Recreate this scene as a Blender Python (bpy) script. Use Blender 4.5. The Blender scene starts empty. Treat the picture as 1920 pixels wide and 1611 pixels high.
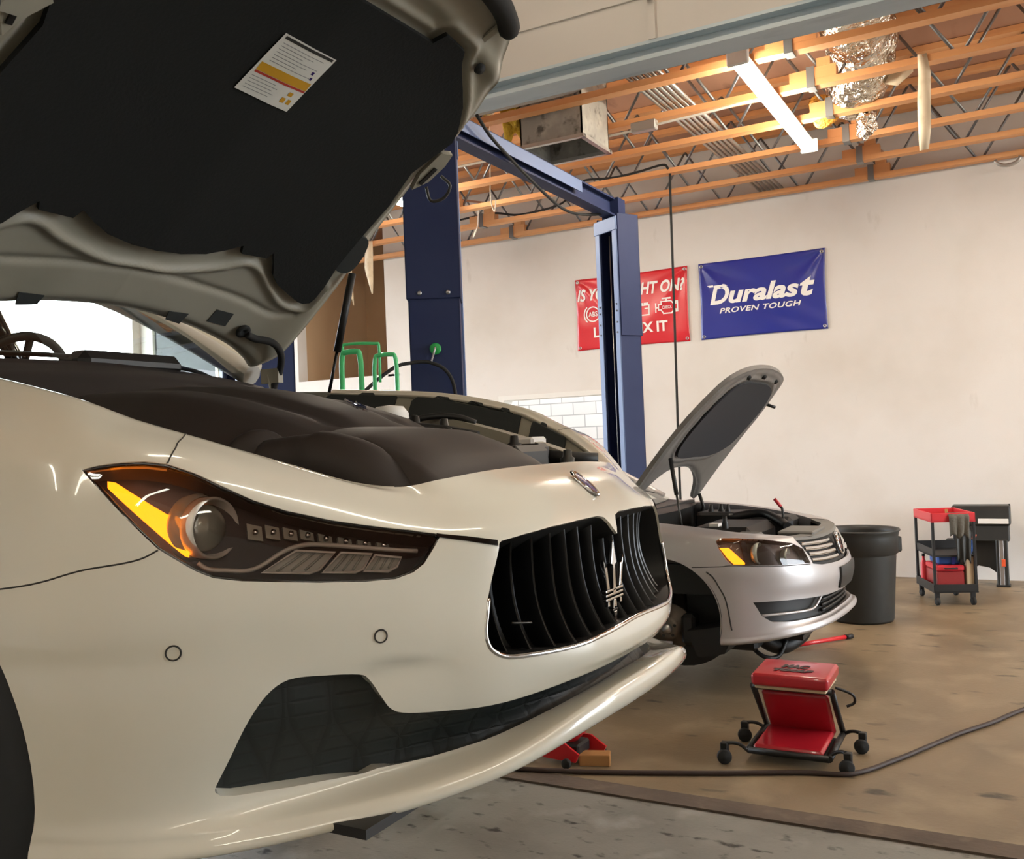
import bpy, math, random
import numpy as np
from mathutils import Vector, Matrix, geometry
random.seed(7)
scene = bpy.context.scene
COL = scene.collection

# ---------------------------------------------------------------- camera
def look_camera():
    A, RHO, P = math.radians(29.0), math.radians(2.3), math.atan(24 / 1750.)
    r0 = Vector((math.cos(A), math.sin(A), 0)); f0 = Vector((-math.sin(A), math.cos(A), 0)); u0 = Vector((0, 0, 1))
    f = math.cos(P) * f0 + math.sin(P) * u0
    u1 = math.cos(P) * u0 - math.sin(P) * f0
    r = math.cos(RHO) * r0 - math.sin(RHO) * u1
    u = math.cos(RHO) * u1 + math.sin(RHO) * r0
    cam = bpy.data.cameras.new('camera'); ob = bpy.data.objects.new('camera', cam); COL.objects.link(ob)
    m = Matrix(((r.x, u.x, -f.x, 0), (r.y, u.y, -f.y, 0), (r.z, u.z, -f.z, 1.6), (0, 0, 0, 1)))
    ob.matrix_world = m
    cam.sensor_fit = 'HORIZONTAL'; cam.sensor_width = 36; cam.lens = 36 * 1750 / 1920.
    cam.clip_start = 0.05; cam.clip_end = 200
    scene.camera = ob
look_camera()

# ---------------------------------------------------------------- world, exposure, daylight
scene.view_settings.view_transform = 'Standard'; scene.view_settings.look = 'None'
scene.view_settings.gamma = 1; scene.view_settings.use_curve_mapping = False
scene.view_settings.exposure = 0.62
scene.cycles.use_denoising = True
scene.cycles.max_bounces = 8
scene.cycles.sample_clamp_indirect = 6
W = bpy.data.worlds.new('World'); scene.world = W; W.use_nodes = True
W.node_tree.nodes['Background'].inputs[0].default_value = (0.86, 0.93, 1.0, 1)
W.node_tree.nodes['Background'].inputs[1].default_value = 9.0

def area(name, loc, target, sx, sy, power, col):
    l = bpy.data.lights.new(name, 'AREA'); l.shape = 'RECTANGLE'; l.size = sx; l.size_y = sy
    l.energy = power; l.color = col
    o = bpy.data.objects.new(name, l); COL.objects.link(o); o.location = loc
    o.rotation_euler = (Vector(target) - Vector(loc)).to_track_quat('-Z', 'Y').to_euler()
    return o

# ---------------------------------------------------------------- helpers
def lin(h):
    h = h.lstrip('#'); c = [int(h[i:i + 2], 16) / 255 for i in (0, 2, 4)]
    return tuple((x / 12.92 if x <= .04045 else ((x + .055) / 1.055) ** 2.4) for x in c)
M = {}
def mat(name, hexcol, rough=.5, metal=0., var=None, bump=None, coat=0., spec=None, trans=0., emit=None, ior=None, sheen=0.):
    m = bpy.data.materials.new(name); m.use_nodes = True
    nt = m.node_tree; b = nt.nodes['Principled BSDF']
    c = lin(hexcol)
    b.inputs['Base Color'].default_value = (*c, 1); b.inputs['Roughness'].default_value = rough
    b.inputs['Metallic'].default_value = metal
    if coat: b.inputs['Coat Weight'].default_value = coat; b.inputs['Coat Roughness'].default_value = .04
    if spec is not None: b.inputs['Specular IOR Level'].default_value = spec
    if trans: b.inputs['Transmission Weight'].default_value = trans
    if ior: b.inputs['IOR'].default_value = ior
    if sheen: b.inputs['Sheen Weight'].default_value = sheen
    if emit: b.inputs['Emission Color'].default_value = (*lin(emit[0]), 1); b.inputs['Emission Strength'].default_value = emit[1]
    if var or bump:
        tc = nt.nodes.new('ShaderNodeTexCoord')
    if var:     # list of (hex, scale, detail, lo, hi, stretch)
        cur = None
        for (hx, sc, det, lo, hi, st) in var:
            mp = nt.nodes.new('ShaderNodeMapping'); mp.inputs['Scale'].default_value = st
            nt.links.new(tc.outputs['Object'], mp.inputs[0])
            n = nt.nodes.new('ShaderNodeTexNoise'); n.inputs['Scale'].default_value = sc; n.inputs['Detail'].default_value = det
            nt.links.new(mp.outputs[0], n.inputs['Vector'])
            r = nt.nodes.new('ShaderNodeMapRange'); r.inputs[1].default_value = lo; r.inputs[2].default_value = hi
            nt.links.new(n.outputs[0], r.inputs[0])
            mx = nt.nodes.new('ShaderNodeMix'); mx.data_type = 'RGBA'
            nt.links.new(r.outputs[0], mx.inputs[0])
            if cur is None: mx.inputs[6].default_value = (*c, 1)
            else: nt.links.new(cur, mx.inputs[6])
            mx.inputs[7].default_value = (*lin(hx), 1)
            cur = mx.outputs[2]
        nt.links.new(cur, b.inputs['Base Color'])
    if bump:
        n = nt.nodes.new('ShaderNodeTexNoise'); n.inputs['Scale'].default_value = bump[0]; n.inputs['Detail'].default_value = 4
        nt.links.new(tc.outputs['Object'], n.inputs['Vector'])
        bp = nt.nodes.new('ShaderNodeBump'); bp.inputs['Strength'].default_value = bump[1]; bp.inputs['Distance'].default_value = bump[2]
        nt.links.new(n.outputs[0], bp.inputs['Height']); nt.links.new(bp.outputs[0], b.inputs['Normal'])
    M[name] = m
    return m
def glass_mat(name, tint, gloss=.12, rough=.02):
    m = bpy.data.materials.new(name); m.use_nodes = True; nt = m.node_tree
    for n in list(nt.nodes): nt.nodes.remove(n)
    out = nt.nodes.new('ShaderNodeOutputMaterial'); mx = nt.nodes.new('ShaderNodeMixShader')
    t = nt.nodes.new('ShaderNodeBsdfTransparent'); t.inputs[0].default_value = (*lin(tint), 1)
    g = nt.nodes.new('ShaderNodeBsdfGlossy'); g.inputs['Roughness'].default_value = rough
    fr = nt.nodes.new('ShaderNodeFresnel'); fr.inputs[0].default_value = 1.5
    ad = nt.nodes.new('ShaderNodeMath'); ad.operation = 'MULTIPLY_ADD'; ad.inputs[1].default_value = 1.0; ad.inputs[2].default_value = gloss - .04
    nt.links.new(fr.outputs[0], ad.inputs[0]); nt.links.new(ad.outputs[0], mx.inputs[0])
    nt.links.new(t.outputs[0], mx.inputs[1]); nt.links.new(g.outputs[0], mx.inputs[2]); nt.links.new(mx.outputs[0], out.inputs[0])
    M[name] = m
    return m
def emis_mat(name, hexcol, strength):
    m = bpy.data.materials.new(name); m.use_nodes = True; nt = m.node_tree
    for n in list(nt.nodes): nt.nodes.remove(n)
    out = nt.nodes.new('ShaderNodeOutputMaterial'); e = nt.nodes.new('ShaderNodeEmission')
    e.inputs[0].default_value = (*lin(hexcol), 1); e.inputs[1].default_value = strength
    nt.links.new(e.outputs[0], out.inputs[0]); M[name] = m
    return m

ORG = {}        # world origin of every thing, so that parts can be written in world coordinates
def tag(o, label=None, cat=None, group=None, kind=None):
    if label: o['label'] = label
    if cat: o['category'] = cat
    if group: o['group'] = group
    if kind: o['kind'] = kind
    return o
def thing(name, label, cat, loc=(0, 0, 0), rz=0., group=None, kind=None):
    o = bpy.data.objects.new(name, None); COL.objects.link(o); o.location = loc; o.rotation_euler = (0, 0, rz)
    o.empty_display_size = .1
    ORG[o] = Vector(loc) if not rz else Vector((0, 0, 0))
    return tag(o, label, cat, group, kind)
def link(name, me, m, parent=None, label=None):
    o = bpy.data.objects.new(name, me); COL.objects.link(o)
    if m is not None:
        me.materials.clear(); me.materials.append(M[m] if isinstance(m, str) else m)
    if parent is not None:
        o.parent = parent; ORG[o] = ORG[parent]
        if ORG[parent].length and not me.get('local'):
            me.transform(Matrix.Translation(-ORG[parent]))
    else: ORG[o] = Vector((0, 0, 0))
    if label: o['label'] = label
    return o
def copy_tree(o, parent=None):
    c = o.copy(); COL.objects.link(c)
    if parent is not None: c.parent = parent
    for ch in list(o.children): copy_tree(ch, c)
    ORG[c] = ORG.get(o, Vector((0, 0, 0)))
    return c

def frame(d):
    d = Vector(d).normalized(); a = Vector((0, 0, 1)) if abs(d.z) < .9 else Vector((1, 0, 0))
    x = d.cross(a).normalized(); return x, d.cross(x).normalized()
class MB:
    def __init__(s): s.v = []; s.f = []; s.sm = []
    def add(s, vs, fs, smooth=False):
        o = len(s.v); s.v += [tuple(p) for p in vs]
        for f in fs: s.f.append(tuple(i + o for i in f)); s.sm.append(smooth)
        return s
    def box(s, a, b, T=None, bev=0.):
        x0, y0, z0 = a; x1, y1, z1 = b
        if bev:
            vs = []; e = bev
            # chamfered box: 24 vertices
            pts = {}
            for i, x in enumerate((x0, x1)):
                for j, y in enumerate((y0, y1)):
                    for k, z in enumerate((z0, z1)):
                        sx, sy, sz = (1 - 2 * i) * e, (1 - 2 * j) * e, (1 - 2 * k) * e
                        for ax, p in (('x', (x, y + sy, z + sz)), ('y', (x + sx, y, z + sz)), ('z', (x + sx, y + sy, z))):
                            pts[(i, j, k, ax)] = len(vs); vs.append(p)
            P = lambda i, j, k, a: pts[(i, j, k, a)]
            fs = []
            for i in (0, 1):
                q = [P(i, 0, 0, 'x'), P(i, 1, 0, 'x'), P(i, 1, 1, 'x'), P(i, 0, 1, 'x')]; fs.append(q if i else q[::-1])
                q = [P(0, i, 0, 'y'), P(0, i, 1, 'y'), P(1, i, 1, 'y'), P(1, i, 0, 'y')]; fs.append(q if i else q[::-1])
                q = [P(0, 0, i, 'z'), P(1, 0, i, 'z'), P(1, 1, i, 'z'), P(0, 1, i, 'z')]; fs.append(q if i else q[::-1])
                for j in (0, 1):
                    fs.append([P(0, i, j, 'y'), P(1, i, j, 'y'), P(1, i, j, 'z'), P(0, i, j, 'z')])
                    fs.append([P(i, 0, j, 'x'), P(i, 1, j, 'x'), P(i, 1, j, 'z'), P(i, 0, j, 'z')])
                    fs.append([P(i, j, 0, 'x'), P(i, j, 1, 'x'), P(i, j, 1, 'y'), P(i, j, 0, 'y')])
                    for k in (0, 1):
                        fs.append([P(i, j, k, 'x'), P(i, j, k, 'y'), P(i, j, k, 'z')])
        else:
            vs = [(x, y, z) for x in (x0, x1) for y in (y0, y1) for z in (z0, z1)]
            fs = [(0, 1, 3, 2), (4, 6, 7, 5), (0, 4, 5, 1), (2, 3, 7, 6), (0, 2, 6, 4), (1, 5, 7, 3)]
        if T is not None: vs = [T @ Vector(p) for p in vs]
        return s.add(vs, fs)
    def tube(s, pts, r, n=10, caps=True, closed=False, smooth=True):
        pts = [Vector(p) for p in pts]; m = len(pts); rr = r if hasattr(r, '__len__') else [r] * m
        rings = []; x = None
        for i, p in enumerate(pts):
            if closed: d = pts[(i + 1) % m] - pts[i - 1]
            elif i == 0: d = pts[1] - p
            elif i == m - 1: d = p - pts[i - 1]
            else: d = (pts[i + 1] - p).normalized() + (p - pts[i - 1]).normalized()
            if d.length < 1e-9: d = Vector((0, 0, 1))
            d.normalize()
            if x is None: x, y = frame(d)
            else:
                x = (x - d * x.dot(d)); x = x.normalized() if x.length > 1e-6 else frame(d)[0]
                y = d.cross(x)
            rings.append([p + rr[i] * (math.cos(2 * math.pi * k / n) * x + math.sin(2 * math.pi * k / n) * y) for k in range(n)])
        vs = [q for R in rings for q in R]; fs = []
        for i in range(m if closed else m - 1):
            a = i * n; b = ((i + 1) % m) * n
            for k in range(n): fs.append((a + k, a + (k + 1) % n, b + (k + 1) % n, b + k))
        s.add(vs, fs, smooth)
        if caps and not closed:
            o = len(s.v) - len(vs)
            s.f.append(tuple(o + k for k in range(n))[::-1]); s.sm.append(False)
            s.f.append(tuple(o + (m - 1) * n + k for k in range(n))); s.sm.append(False)
        return s
    def cyl(s, a, b, r0, r1=None, n=20):
        return s.tube([a, b], [r0, r1 if r1 is not None else r0], n)
    def lathe(s, prof, c=(0, 0, 0), axis=(0, 0, 1), n=32, caps=False, T=None, smooth=True):
        d = Vector(axis).normalized(); x, y = frame(d); c = Vector(c)
        vs = [c + d * h + r * (math.cos(2 * math.pi * k / n) * x + math.sin(2 * math.pi * k / n) * y) for (r, h) in prof for k in range(n)]
        fs = []
        for i in range(len(prof) - 1):
            for k in range(n): fs.append((i * n + k, i * n + (k + 1) % n, (i + 1) * n + (k + 1) % n, (i + 1) * n + k))
        if T is not None: vs = [T @ Vector(p) for p in vs]
        return s.add(vs, fs, smooth)
    def prism(s, poly, o, x, y, d, T=None):       # polygon (2-D) in plane o,x,y extruded by vector d
        o = Vector(o); x = Vector(x); y = Vector(y); d = Vector(d); n = len(poly)
        vs = [o + x * a + y * b for a, b in poly] + [o + x * a + y * b + d for a, b in poly]
        if T is not None: vs = [T @ p for p in vs]
        tris = tri2d(poly)
        fs = [t for t in tris] + [tuple(i + n for i in t[::-1]) for t in tris]
        fs += [(i, (i + 1) % n, (i + 1) % n + n, i + n) for i in range(n)]
        return s.add(vs, fs)
    def grid(s, P, closed_u=False, smooth=True):   # P[i][j] points
        m, n = len(P), len(P[0]); vs = [p for R in P for p in R]; fs = []
        for i in range(m if closed_u else m - 1):
            for j in range(n - 1): fs.append((i * n + j, i * n + j + 1, ((i + 1) % m) * n + j + 1, ((i + 1) % m) * n + j))
        return s.add(vs, fs, smooth)
    def mesh(s, name):
        me = bpy.data.meshes.new(name); me.from_pydata([tuple(p) for p in s.v], [], s.f)
        me.polygons.foreach_set('use_smooth', s.sm); me.update()
        return me
    def build(s, name, m, parent=None, label=None, local=False, fix=True):
        me = s.mesh(name)
        if fix:
            import bmesh
            bm = bmesh.new(); bm.from_mesh(me); bmesh.ops.recalc_face_normals(bm, faces=bm.faces); bm.to_mesh(me); bm.free()
        if local: me['local'] = 1
        return link(name, me, m, parent, label)
def tri2d(poly):
    t = geometry.tessellate_polygon([[Vector((a, b, 0)) for a, b in poly]])
    return [tuple(x) for x in t]
def smooth_closed(pts, k=6, sharp=()):
    n = len(pts); out = []
    for i in range(n):
        p0, p1, p2, p3 = [np.array(pts[(i + j) % n], float) for j in (-1, 0, 1, 2)]
        if i in sharp: p0 = p1
        if (i + 1) % n in sharp: p3 = p2
        for q in range(k):
            f = q / k
            out.append(tuple(.5 * ((2 * p1) + (-p0 + p2) * f + (2 * p0 - 5 * p1 + 4 * p2 - p3) * f * f + (-p0 + 3 * p1 - 3 * p2 + p3) * f ** 3)))
    return out
def smooth_open(pts, k=6):
    P = [np.array(p, float) for p in pts]; n = len(P); out = []
    for i in range(n - 1):
        p0 = P[i - 1] if i else 2 * P[0] - P[1]; p1, p2 = P[i], P[i + 1]; p3 = P[i + 2] if i + 2 < n else 2 * P[-1] - P[-2]
        for q in range(k):
            f = q / k
            out.append(tuple(.5 * ((2 * p1) + (-p0 + p2) * f + (2 * p0 - 5 * p1 + 4 * p2 - p3) * f * f + (-p0 + 3 * p1 - 3 * p2 + p3) * f ** 3)))
    out.append(tuple(P[-1])); return out
def text_mesh(txt, size, o, x, y, d, bold=0., shear=0., spacing=1., align='LEFT', width=None, height=None):
    """lettering as flat letters laid on plane o,x,y with thickness d"""
    cu = bpy.data.curves.new('t', 'FONT'); cu.body = txt; cu.size = size; cu.shear = shear; cu.offset = bold; cu.space_character = spacing
    cu.extrude = .5; cu.align_x = align; cu.resolution_u = 4
    ob = bpy.data.objects.new('t', cu); COL.objects.link(ob)
    dg = bpy.context.evaluated_depsgraph_get(); dg.update()
    me = bpy.data.meshes.new_from_object(ob.evaluated_get(dg)); bpy.data.objects.remove(ob); bpy.data.curves.remove(cu)
    o, x, y, d = map(Vector, (o, x, y, d))
    sx = sy = 1.
    xs = [v.co.x for v in me.vertices]; ys = [v.co.y for v in me.vertices]
    bx, by = min(xs), min(ys)
    if width: sx = width / (max(xs) - bx)
    if height: sy = height / (max(ys) - by)
    for v in me.vertices:
        c = v.co.copy()
        a = (c.x - bx) * sx if width else c.x; b = (c.y - by) * sy if height else c.y
        v.co = o + x * a + y * b + d * (c.z + .5)
    return me
def join_meshes(name, mes):
    v = []; f = []
    for me in mes:
        o = len(v); v += [tuple(q.co) for q in me.vertices]; f += [tuple(i + o for i in p.vertices) for p in me.polygons]
    m = bpy.data.meshes.new(name); m.from_pydata(v, [], f); m.update(); return m
class Surf:
    """smooth body skin: control points G[v][t] = (x, lateral, z), mirrored about the centre plane for negative t"""
    def __init__(s, G, yc):
        s.G = np.array(G, float); s.yc = yc; s.nv, s.nt = s.G.shape[:2]
    @staticmethod
    def _w(f):
        return np.stack([.5 * (-f + 2 * f * f - f ** 3), .5 * (2 - 5 * f * f + 3 * f ** 3), .5 * (f + 4 * f * f - 3 * f ** 3), .5 * (-f * f + f ** 3)], -1)
    def local(s, t, v):
        t = np.atleast_1d(np.asarray(t, float)); v = np.atleast_1d(np.asarray(v, float))
        sg = np.where(t < 0, -1., 1.); a = np.abs(t)
        i = np.clip(np.floor(a).astype(int), 0, s.nt - 2); j = np.clip(np.floor(v).astype(int), 0, s.nv - 2)
        wt = s._w(a - i); wv = s._w(v - j)
        out = np.zeros((len(t), 3))
        for p in range(4):
            for q in range(4):
                ti = i + p - 1; vj = j + q - 1
                def g(tt, vv):
                    c = s.G[vv, np.abs(tt)].copy(); c[tt < 0, 1] *= -1; return c
                # linear extrapolation past the ends
                def gt(tt, vv):
                    hi = tt > s.nt - 1
                    r = g(np.minimum(tt, s.nt - 1), vv)
                    if hi.any(): r[hi] = 2 * g(np.full(hi.sum(), s.nt - 1), vv[hi]) - g(np.full(hi.sum(), s.nt - 2), vv[hi])
                    return r
                lo = vj < 0; hi = vj > s.nv - 1; vc = np.clip(vj, 0, s.nv - 1)
                r = gt(ti, vc)
                if lo.any(): r[lo] = 2 * gt(ti[lo], vc[lo]) - gt(ti[lo], vc[lo] + 1)
                if hi.any(): r[hi] = 2 * gt(ti[hi], vc[hi]) - gt(ti[hi], vc[hi] - 1)
                out += (wt[:, p] * wv[:, q])[:, None] * r
        out[:, 1] *= sg
        return out
    def pos(s, t, v):
        p = s.local(t, v); p[:, 1] += s.yc; return p
    def nor(s, t, v):
        t = np.atleast_1d(np.asarray(t, float)); v = np.atleast_1d(np.asarray(v, float)); e = 2e-3
        a = s.local(t + e, v) - s.local(t - e, v); b = s.local(t, np.minimum(v + e, s.nv - 1)) - s.local(t, np.maximum(v - e, 0))
        n = np.cross(a, b); l = np.linalg.norm(n, axis=1, keepdims=True); return n / np.maximum(l, 1e-12)
    def off(s, t, v, d):
        return s.pos(t, v) + s.nor(t, v) * d
MYC = 1.73
MC = np.array([(-.685,0),(-.70,.2),(-.762,.39),(-.83,.5),(-.90,.6),(-.975,.7),(-1.06,.8),(-1.16,.88),(-1.28,.925),(-1.6,.955),(-2.1,.97)])
def mas_grid():
    n = len(MC); N = []
    for i in range(n):
        a = MC[i - 1] if i else np.array([MC[1][0], -MC[1][1]]); b = MC[min(i + 1, n - 1)]
        d = (b - a) / np.linalg.norm(b - a); N.append((d[1], -d[0]))
    N = np.array(N)
    rows = [
     ([-.12,-.12,-.12,-.12,-.12,-.12,-.10,-.08,-.06,-.06,-.06], [1.085,1.08,1.06,1.045,1.036,1.03,1.03,1.03,1.03,1.03,1.03]),
     ([.008,.008,.012,.014,.010,.004,.0,0,0,0,0],               [1.100,1.095,1.068,1.050,1.038,1.030,1.028,1.028,1.03,1.03,1.03]),
     ([.018,.018,.020,.020,.014,.006,0,0,0,0,0],                [1.150,1.142,1.100,1.078,1.066,1.060,1.06,1.065,1.07,1.07,1.07]),
     ([-.062,-.062,-.060,-.054,-.046,-.032,-.012,-.004,-.002,0,0],   [1.140,1.132,1.108,1.097,1.091,1.091,1.098,1.105,1.11,1.11,1.11]),
     ([-.02,-.02,-.014,-.010,-.008,-.004,.0,0,0,0,0],           [1.180,1.180,1.175,1.178,1.182,1.195,1.205,1.21,1.21,1.21,1.21]),
     ([0,0,0,0,0,0,0,0,0,0,0],                                  [1.215,1.222,1.250,1.278,1.29,1.30,1.30,1.30,1.30,1.30,1.30]),
     ([-.022,-.020,-.015,-.007,-.005,-.004,-.003,-.003,-.004,-.005,-.005], [1.31,1.318,1.35,1.375,1.392,1.40,1.40,1.40,1.40,1.41,1.42]),
     ([-.052,-.046,-.032,-.03,-.035,-.038,-.042,-.05,-.055,-.06,-.07], [1.432,1.436,1.445,1.456,1.485,1.528,1.572,1.592,1.60,1.64,1.68]),
    ]
    G = []
    for off, z in rows:
        G.append([(MC[i][0] + off[i] * N[i][0], MC[i][1] + off[i] * N[i][1], z[i]) for i in range(n)])
    G.append([(-.80,0,1.512),(-.808,.2,1.507),(-.845,.365,1.497),(-.90,.455,1.51),(-.96,.535,1.538),(-1.03,.61,1.574),(-1.12,.685,1.617),(-1.22,.745,1.655),(-1.35,.785,1.702),(-1.65,.805,1.762),(-2.1,.81,1.80)])
    G.append([(-.885,0,1.552),(-.888,.2,1.550),(-.897,.37,1.541),(-.938,.437,1.532),(-.985,.510,1.544),(-1.055,.580,1.577),(-1.145,.65,1.616),(-1.245,.708,1.652),(-1.37,.748,1.696),(-1.66,.77,1.756),(-2.1,.775,1.795)])
    return G

PYC = 6.28
PC = np.array([(-1.06,0),(-1.072,.2),(-1.115,.4),(-1.195,.58),(-1.32,.74),(-1.47,.84),(-1.64,.89),(-2.0,.915),(-2.7,.92)])
def pas_grid():
    n = len(PC); N = []
    for i in range(n):
        a = PC[i - 1] if i else np.array([PC[1][0], -PC[1][1]]); b = PC[min(i + 1, n - 1)]
        d = (b - a) / np.linalg.norm(b - a); N.append((d[1], -d[0]))
    rows = [
     ([-.12,-.12,-.12,-.12,-.10,-.10,-.08,-.06,-.06], [.40,.40,.385,.37,.355,.345,.34,.34,.34]),
     ([.012,.012,.012,.010,.006,0,0,0,0],             [.445,.44,.425,.405,.392,.375,.36,.35,.35]),
     ([.022,.022,.020,.016,.010,.003,0,0,0],          [.49,.485,.465,.445,.43,.41,.40,.39,.39]),
     ([-.012,-.012,-.010,-.006,-.003,0,0,0,0],        [.505,.50,.485,.48,.475,.465,.455,.45,.45]),
     ([-.010,-.010,-.008,-.006,-.004,0,0,0,0],        [.60,.60,.60,.605,.61,.61,.61,.60,.60]),
     ([.008,.008,.008,.008,.005,0,0,0,0],             [.70,.70,.70,.70,.70,.70,.70,.70,.70]),
     ([-.010,-.010,-.008,-.004,0,0,0,0,0],            [.785,.785,.79,.80,.808,.815,.82,.83,.84]),
     ([-.085,-.085,-.075,-.062,-.05,-.04,-.032,-.03,-.03], [.93,.93,.935,.945,.96,.972,.985,1.0,1.02]),
    ]
    G = [[(PC[i][0] + o[i] * N[i][0], PC[i][1] + o[i] * N[i][1], z[i]) for i in range(n)] for o, z in rows]
    G.append([(-1.18,0,.955),(-1.19,.2,.955),(-1.21,.4,.957),(-1.27,.53,.965),(-1.40,.66,.985),(-1.54,.745,1.003),(-1.70,.795,1.027),(-2.0,.825,1.060),(-2.5,.835,1.09)])
    G.append([(-1.26,0,.962),(-1.265,.2,.962),(-1.29,.39,.962),(-1.35,.50,.966),(-1.46,.62,.985),(-1.58,.70,1.002),(-1.72,.745,1.024),(-2.0,.775,1.056),(-2.45,.79,1.085)])
    return G
# ---------------------------------------------------------------- materials
O = (1, 1, 1)
mat('wall_white', 'dedad4', .85, var=[('d3cdc4', 1.1, 4, .45, .75, O), ('bfb8ad', 5, 6, .68, .85, (1, 1, .35))], bump=(60, .08, .01))
mat('wall_tan', 'b49674', .9, var=[('c4a886', .9, 3, .35, .7, (1, 1, .5)), ('957a5e', 4, 5, .6, .8, (1, 1, .2))])
mat('floor_tan', '83725a', .42, spec=.35, var=[('6b5d49', 1.3, 6, .45, .7, (1, .7, 1)), ('95846a', 3.1, 6, .5, .75, O), ('41382b', 7, 8, .63, .72, (.5, 1, 1)), ('3b3327', .55, 3, .60, .8, O)], bump=(45, .12, .01))
mat('floor_grey', '7d7b74', .55, spec=.3, var=[('66645d', 2.0, 6, .45, .7, O), ('2e2b27', 16, 9, .60, .70, (.6, 1, 1)), ('92908a', 4, 5, .55, .75, O)], bump=(70, .2, .008))
mat('curb', '5a4c3f', .8, var=[('463a30', 5, 6, .4, .7, O), ('6d5e4d', 9, 6, .55, .75, O)], bump=(40, .3, .01))
mat('deck', 'a2775e', .85, var=[('b58a70', 2, 5, .4, .7, (1, .15, 1)), ('855d49', 6, 5, .6, .8, (1, .3, 1))])
mat('bulk_white', 'ddd5ce', .8, var=[('cfc6be', 1.5, 4, .5, .8, O)])
mat('galv', 'bcc9d2', .5, .1, var=[('d2dce2', 3, 6, .4, .7, (.25, 1, 1)), ('9aa8b4', 9, 5, .55, .75, (.2, 1, 1))])
mat('wood', 'd0905a', .6, var=[('e0a873', 3, 6, .4, .65, (.15, 1, 1)), ('b06f42', 5, 6, .58, .8, (.12, 1, 1))])
mat('web_steel', '7d7f80', .4, .6)
mat('conduit', 'b4b2ad', .35, .7)
mat('lift_blue', '263052', .6, spec=.25, var=[('202a4e', 2, 4, .4, .7, O)])
mat('lift_edge', '61749a', .5, .1)
mat('black', '121212', .5); mat('rubber', '1a1a19', .8); mat('black_satin', '0b0b0c', .32)
mat('steel', 'b8b8b8', .3, .9); mat('chrome', 'd8d8d8', .06, 1.); mat('dark_steel', '4a4a48', .45, .8)
mat('foil', 'e6dccb', .16, 1., bump=(9, 1., .12))
mat('duct_grey', '96948c', .6, .15, var=[('b4b1a7', 6, 6, .45, .7, O), ('57554e', 11, 6, .55, .7, O)])
mat('insul', 'e0b93e', .95, bump=(22, 1, .06)); mat('insul_or', 'd99a3a', .95, bump=(22, 1, .06))
mat('paper', 'e2d2b6', .9, var=[('bfa988', 8, 5, .5, .8, O)])
mat('white_plastic', 'e6e4de', .4); mat('red_plastic', 'c8323a', .4); mat('blue_plastic', '2c5aa8', .4)
mat('orange', 'e0582c', .5); mat('green_paint', '42b873', .4, coat=.2); mat('green_mag', '1f9a48', .4)
mat('banner_red', 'd3202e', .32, spec=.6); mat('banner_blue', '26308c', .30, spec=.6); mat('letter_white', 'f4f2ee', .5)
mat('can_grey', '2a2b29', .5, var=[('323330', 8, 5, .5, .8, O)])
mat('vinyl_red', 'b3202c', .3, coat=.35, var=[('a01a26', 3, 4, .4, .7, O)]); mat('ink', '2a1214', .6)
mat('card', 'c5b193', .85); mat('rag', '5d5a52', .95, bump=(60, .6, .01)); mat('toolbox_red', '8d2a2c', .35, coat=.3)
mat('jack_red', 'c41f26', .35, coat=.4); mat('block_wood', 'a0713f', .8)
mat('cord', '2e1e17', .6); mat('wire_white', 'd8d2c6', .5)
glass_mat('pane_glass', 'f4faf6', .05); emis_mat('tube_glow', 'fff3e0', 80.)
emis_mat('added_glow_near', 'fbf5e0', 21.)  # glow of the unseen lamps added to the near bay
nm = mat('block', 'dcdcd8', .9)
def block_nodes():
    nt = nm.node_tree; b = nt.nodes['Principled BSDF']; tc = nt.nodes.new('ShaderNodeTexCoord'); mp = nt.nodes.new('ShaderNodeMapping')
    mp.inputs['Rotation'].default_value = (math.radians(90), 0, 0); br = nt.nodes.new('ShaderNodeTexBrick')
    br.inputs['Color1'].default_value = (.88, .87, .86, 1); br.inputs['Color2'].default_value = (.80, .78, .77, 1); br.inputs['Mortar'].default_value = (.45, .45, .45, 1)
    br.inputs['Scale'].default_value = 1; br.inputs['Mortar Size'].default_value = .008; br.inputs['Brick Width'].default_value = .4; br.inputs['Row Height'].default_value = .2
    nt.links.new(tc.outputs['Object'], mp.inputs[0]); nt.links.new(mp.outputs[0], br.inputs['Vector']); nt.links.new(br.outputs[0], b.inputs['Base Color'])
block_nodes()

# ---------------------------------------------------------------- the room
def struct(name, mb, m, label=None, cat=None):
    o = mb.build(name, m); o['kind'] = 'structure'
    if label: o['label'] = label
    if cat: o['category'] = cat
    return o
XW, XE, YS, YB, ZD = -13., 7.5, -4.6, 10.70, 4.96
struct('floor', MB().box((XW, 4.0, -.2), (XE, 12.6, 0)), 'floor_tan', 'tan stained concrete floor of the far bay', 'floor')
struct('floor', MB().box((XW, YS, -.2), (XE, 3.87, -.006)), 'floor_grey', 'grey painted concrete floor of the near bay', 'floor')
struct('trim_1', MB().box((XW, 3.87, -.2), (XE, 4.0, .004)), 'curb', 'worn brown concrete strip between the grey and tan floors', 'floor strip')
def wall_hole(axis, c0, c1, a0, a1, z0, z1, h):   # wall slab with one rectangular hole h=(a0,a1,z0,z1)
    mb = MB()
    def bx(p0, p1, q0, q1):
        if p1 <= p0 or q1 <= q0: return
        mb.box((p0, c0, q0), (p1, c1, q1)) if axis == 'y' else mb.box((c0, p0, q0), (c1, p1, q1))
    bx(a0, h[0], z0, z1); bx(h[1], a1, z0, z1); bx(h[0], h[1], z0, h[2]); bx(h[0], h[1], h[3], z1)
    return mb
struct('wall_back', wall_hole('y', YB, YB + .2, -7.7, XE, 0, ZD, (-6.05, -4.2, 0, 2.165)), 'wall_white', 'tall white painted back wall', 'wall')
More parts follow.
